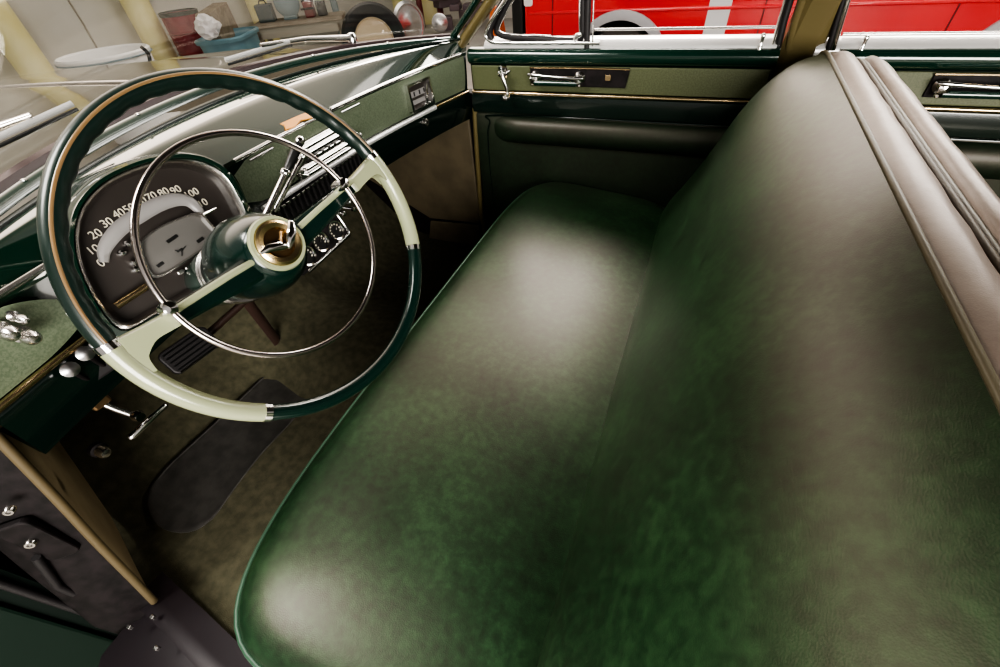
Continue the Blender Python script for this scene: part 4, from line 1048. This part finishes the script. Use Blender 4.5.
for cx, lab in ((wa, 'rear'), (wb_, 'front')):
    def fl(bm):
        rings = []
        for k in range(25):
            a = math.radians(-8 + 196 * k / 24); e = Vector((math.cos(a), 0, math.sin(a))); c = Vector((cx, SY, wz))
            rings.append([c + e * (RA - .01) + Vector((0, .02, 0)), c + e * (RA - .005) + Vector((0, -.06, 0)), c + e * (RA + .04) + Vector((0, -.055, 0)), c + e * (RA + .068) + Vector((0, -.03, 0)), c + e * (RA + .07) + Vector((0, .02, 0))])
        a_loft(bm, rings)
    B('wheel_flare', GREYP, suv, fl, label='grey wheel arch flare')
    B('wheel_well', BLACK, suv, lambda bm: a_lathe(bm, [(RA - .005, .02), (RA - .01, .34), (.001, .34)], (cx, SY, wz), Matrix(((1, 0, 0), (0, 0, 1), (0, -1, 0))), 32, cap=False), label='dark wheel well')
    P = Vector((cx, SY + .15, GZ + .365)); R_ = ZAX['-y']
    wl_ = lathe('wheel', mat('worn tyre', (.07, .06, .055), .7, bump=.6, bscale=60), suv, [(.21, -.1), (.30, -.12), (.345, -.11), (.362, -.06), (.362, .06), (.345, .11), (.30, .12), (.21, .1), (.19, .02), (.001, .02)], P, R_, 40)
    lathe('rim', CHROME_S, wl_, [(.19, .09), (.175, .1), (.15, .03), (.08, .05), (.001, .07)], P, R_, 28)
tube('body_crease', RED, suv, [Vector((x, SY + .004, sx(860, 4).z)) for x in (xr + .05, 0, 1, xf - .15)], .016, n=8, label='raised crease along the red body side')
s0, s1 = sx(719, 12).x - .09, sx(719, 12).x + .09
prism('white_band', mat('pale band', (.66, .65, .66), .4), suv, [(s0 - .012, zb + .02), (s1 - .012, zb + .02), (s1, zs), (s0, zs)], 0, .004, sfr, label='pale vertical band on the door')
for px in (762, 953, 552):
    x = sx(px, 15).x
    prism('door_gap', mat('shadow gap', (.10, .004, .006), .6), suv, [(x - .005, zb + .05), (x + .005, zb + .05), (x + .012, zs), (x + .002, zs)], 0, .0025, sfr, label='shut line of a door')
prism('tail_light', mat('white lens', (.8, .75, .75), .2), suv, rrect(.09, .14, .02, 3, xr + .05, zs - .05), 0, .02, sfr, bev=.006, label='pale lamp at the body corner')
prism('bumper', BLACK, suv, [(xr - .14, zb), (xr + .02, zb), (xr + .02, zb + .18), (xr - .14, zb + .18)], -1.6, .02, sfr, bev=.03)
prism('spare_carrier', BLACK, suv, [(xr - .16, zb + .12), (xr - .03, zb + .12), (xr - .03, zs + .3), (xr - .16, zs + .3)], -.5, -.05, sfr, bev=.03, label='black carrier at the tail')
P = at(497, 28, 'y', 5.5)
o = lathe('traffic_cone', mat('orange plastic', (.7, .16, .04), .5), None, [(.22, GZ), (.22, GZ + .03), (.15, GZ + .04), (.10, GZ + .6), (.06, P.z + .2), (.001, P.z + .2)], (P.x, P.y, 0), None, 24)
prop(o, 'orange cone seen through the small vent window', 'cone')

# windshield wipers resting on the glass
def wiper(p, q, piv, lab):
    w = part('wiper', p, lab, car)
    tube('blade', CHROME_B, w, [p.lerp(q, k / 8) + Vector((0, 0, .004)) for k in range(9)], .0042, n=8, flat=(.6, 1.2))
    tube('rubber', RUBBER, w, [p.lerp(q, k / 8) + Vector((.004, 0, -.005)) for k in range(9)], .003, n=6)
    if piv is not None:
        tube('arm', CHROME_S, w, [piv, piv.lerp(p.lerp(q, .55), .5) + Vector((-.008, 0, .012)), p.lerp(q, .55) + Vector((0, 0, .012))], [.009, .006, .005], n=8)
        lathe('pivot', CHROME, w, [(.014, -.01), (.014, .004), (.010, .012), (.0005, .014)], piv, None, 18)
    return w
wiper(at(-12, 146, 'z', .885), at(74, 106, 'z', .90), at(-60, 160, 'z', .872), 'chrome wiper on the glass ahead of the wheel')
wiper(at(226, 62, 'z', .885), at(290, 43, 'z', .89), at(352, 38, 'z', .866), 'chrome wiper on the glass ahead of the passenger')

# ------------------------------------------------------------------ light
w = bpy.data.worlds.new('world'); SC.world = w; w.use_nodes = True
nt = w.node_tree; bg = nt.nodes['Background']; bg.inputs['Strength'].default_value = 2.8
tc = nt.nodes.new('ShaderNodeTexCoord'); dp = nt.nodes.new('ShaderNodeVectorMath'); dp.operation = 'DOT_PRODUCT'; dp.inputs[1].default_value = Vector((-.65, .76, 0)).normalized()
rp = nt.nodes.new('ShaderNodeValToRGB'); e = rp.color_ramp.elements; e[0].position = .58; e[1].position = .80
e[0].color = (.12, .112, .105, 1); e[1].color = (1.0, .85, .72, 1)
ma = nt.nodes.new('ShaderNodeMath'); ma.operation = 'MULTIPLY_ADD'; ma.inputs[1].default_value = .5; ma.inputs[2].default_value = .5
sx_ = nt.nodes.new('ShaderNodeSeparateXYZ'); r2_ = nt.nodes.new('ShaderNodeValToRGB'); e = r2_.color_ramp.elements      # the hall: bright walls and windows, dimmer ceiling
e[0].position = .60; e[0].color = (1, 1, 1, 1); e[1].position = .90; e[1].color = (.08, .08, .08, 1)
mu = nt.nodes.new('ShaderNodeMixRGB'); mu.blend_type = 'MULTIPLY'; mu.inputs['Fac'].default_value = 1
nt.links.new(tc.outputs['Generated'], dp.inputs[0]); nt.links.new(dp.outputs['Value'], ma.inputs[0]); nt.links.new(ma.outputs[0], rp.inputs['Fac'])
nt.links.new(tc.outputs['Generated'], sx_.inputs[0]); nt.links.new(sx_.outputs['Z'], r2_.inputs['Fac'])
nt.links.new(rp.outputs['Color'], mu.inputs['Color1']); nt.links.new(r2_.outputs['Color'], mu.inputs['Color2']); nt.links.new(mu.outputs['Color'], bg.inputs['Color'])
def area(name, loc, target, size, sy, power, col=(1, .96, .9)):
    l = bpy.data.lights.new(name, 'AREA'); l.shape = 'RECTANGLE'; l.size = size; l.size_y = sy; l.energy = power; l.color = col
    o = bpy.data.objects.new(name, l); COL.objects.link(o); o.location = loc
    o.rotation_euler = (Vector(target) - Vector(loc)).to_track_quat('-Z', 'Y').to_euler(); return o
area('footwell_fill', (1.6, -2.4, 1.3), (-.9, .35, .2), 2.2, 1.5, 200)  # added fill for the dark footwell and dash face
area('side_fill', (-2, 6.0, 3.9), (-2, 5.0, 0), 8, 3, 130)  # added wide fill for the red car, far wall and cushion sheen
area('cushion_sheen_light', (-.65, 3.7, 2.9), (-.3, 1.0, .4), 1.5, .9, 66)  # added light, placed so its reflection makes the sheen mid cushion
area('corner_sheen_light', (-1.55, -.62, 2.9), (-.4, .1, .4), 1.2, .8, 70)  # added light, placed for the highlight on the near cushion corner
area('seat_top_fill', (1.9, 4.3, 2.3), (.35, .8, .75), 1.8, 1.2, 55)  # added fill that brightens the top of the backrest
SC.view_settings.view_transform = 'AgX'
try: SC.view_settings.look = 'AgX - High Contrast'
except Exception: pass
SC.view_settings.exposure = 0.33
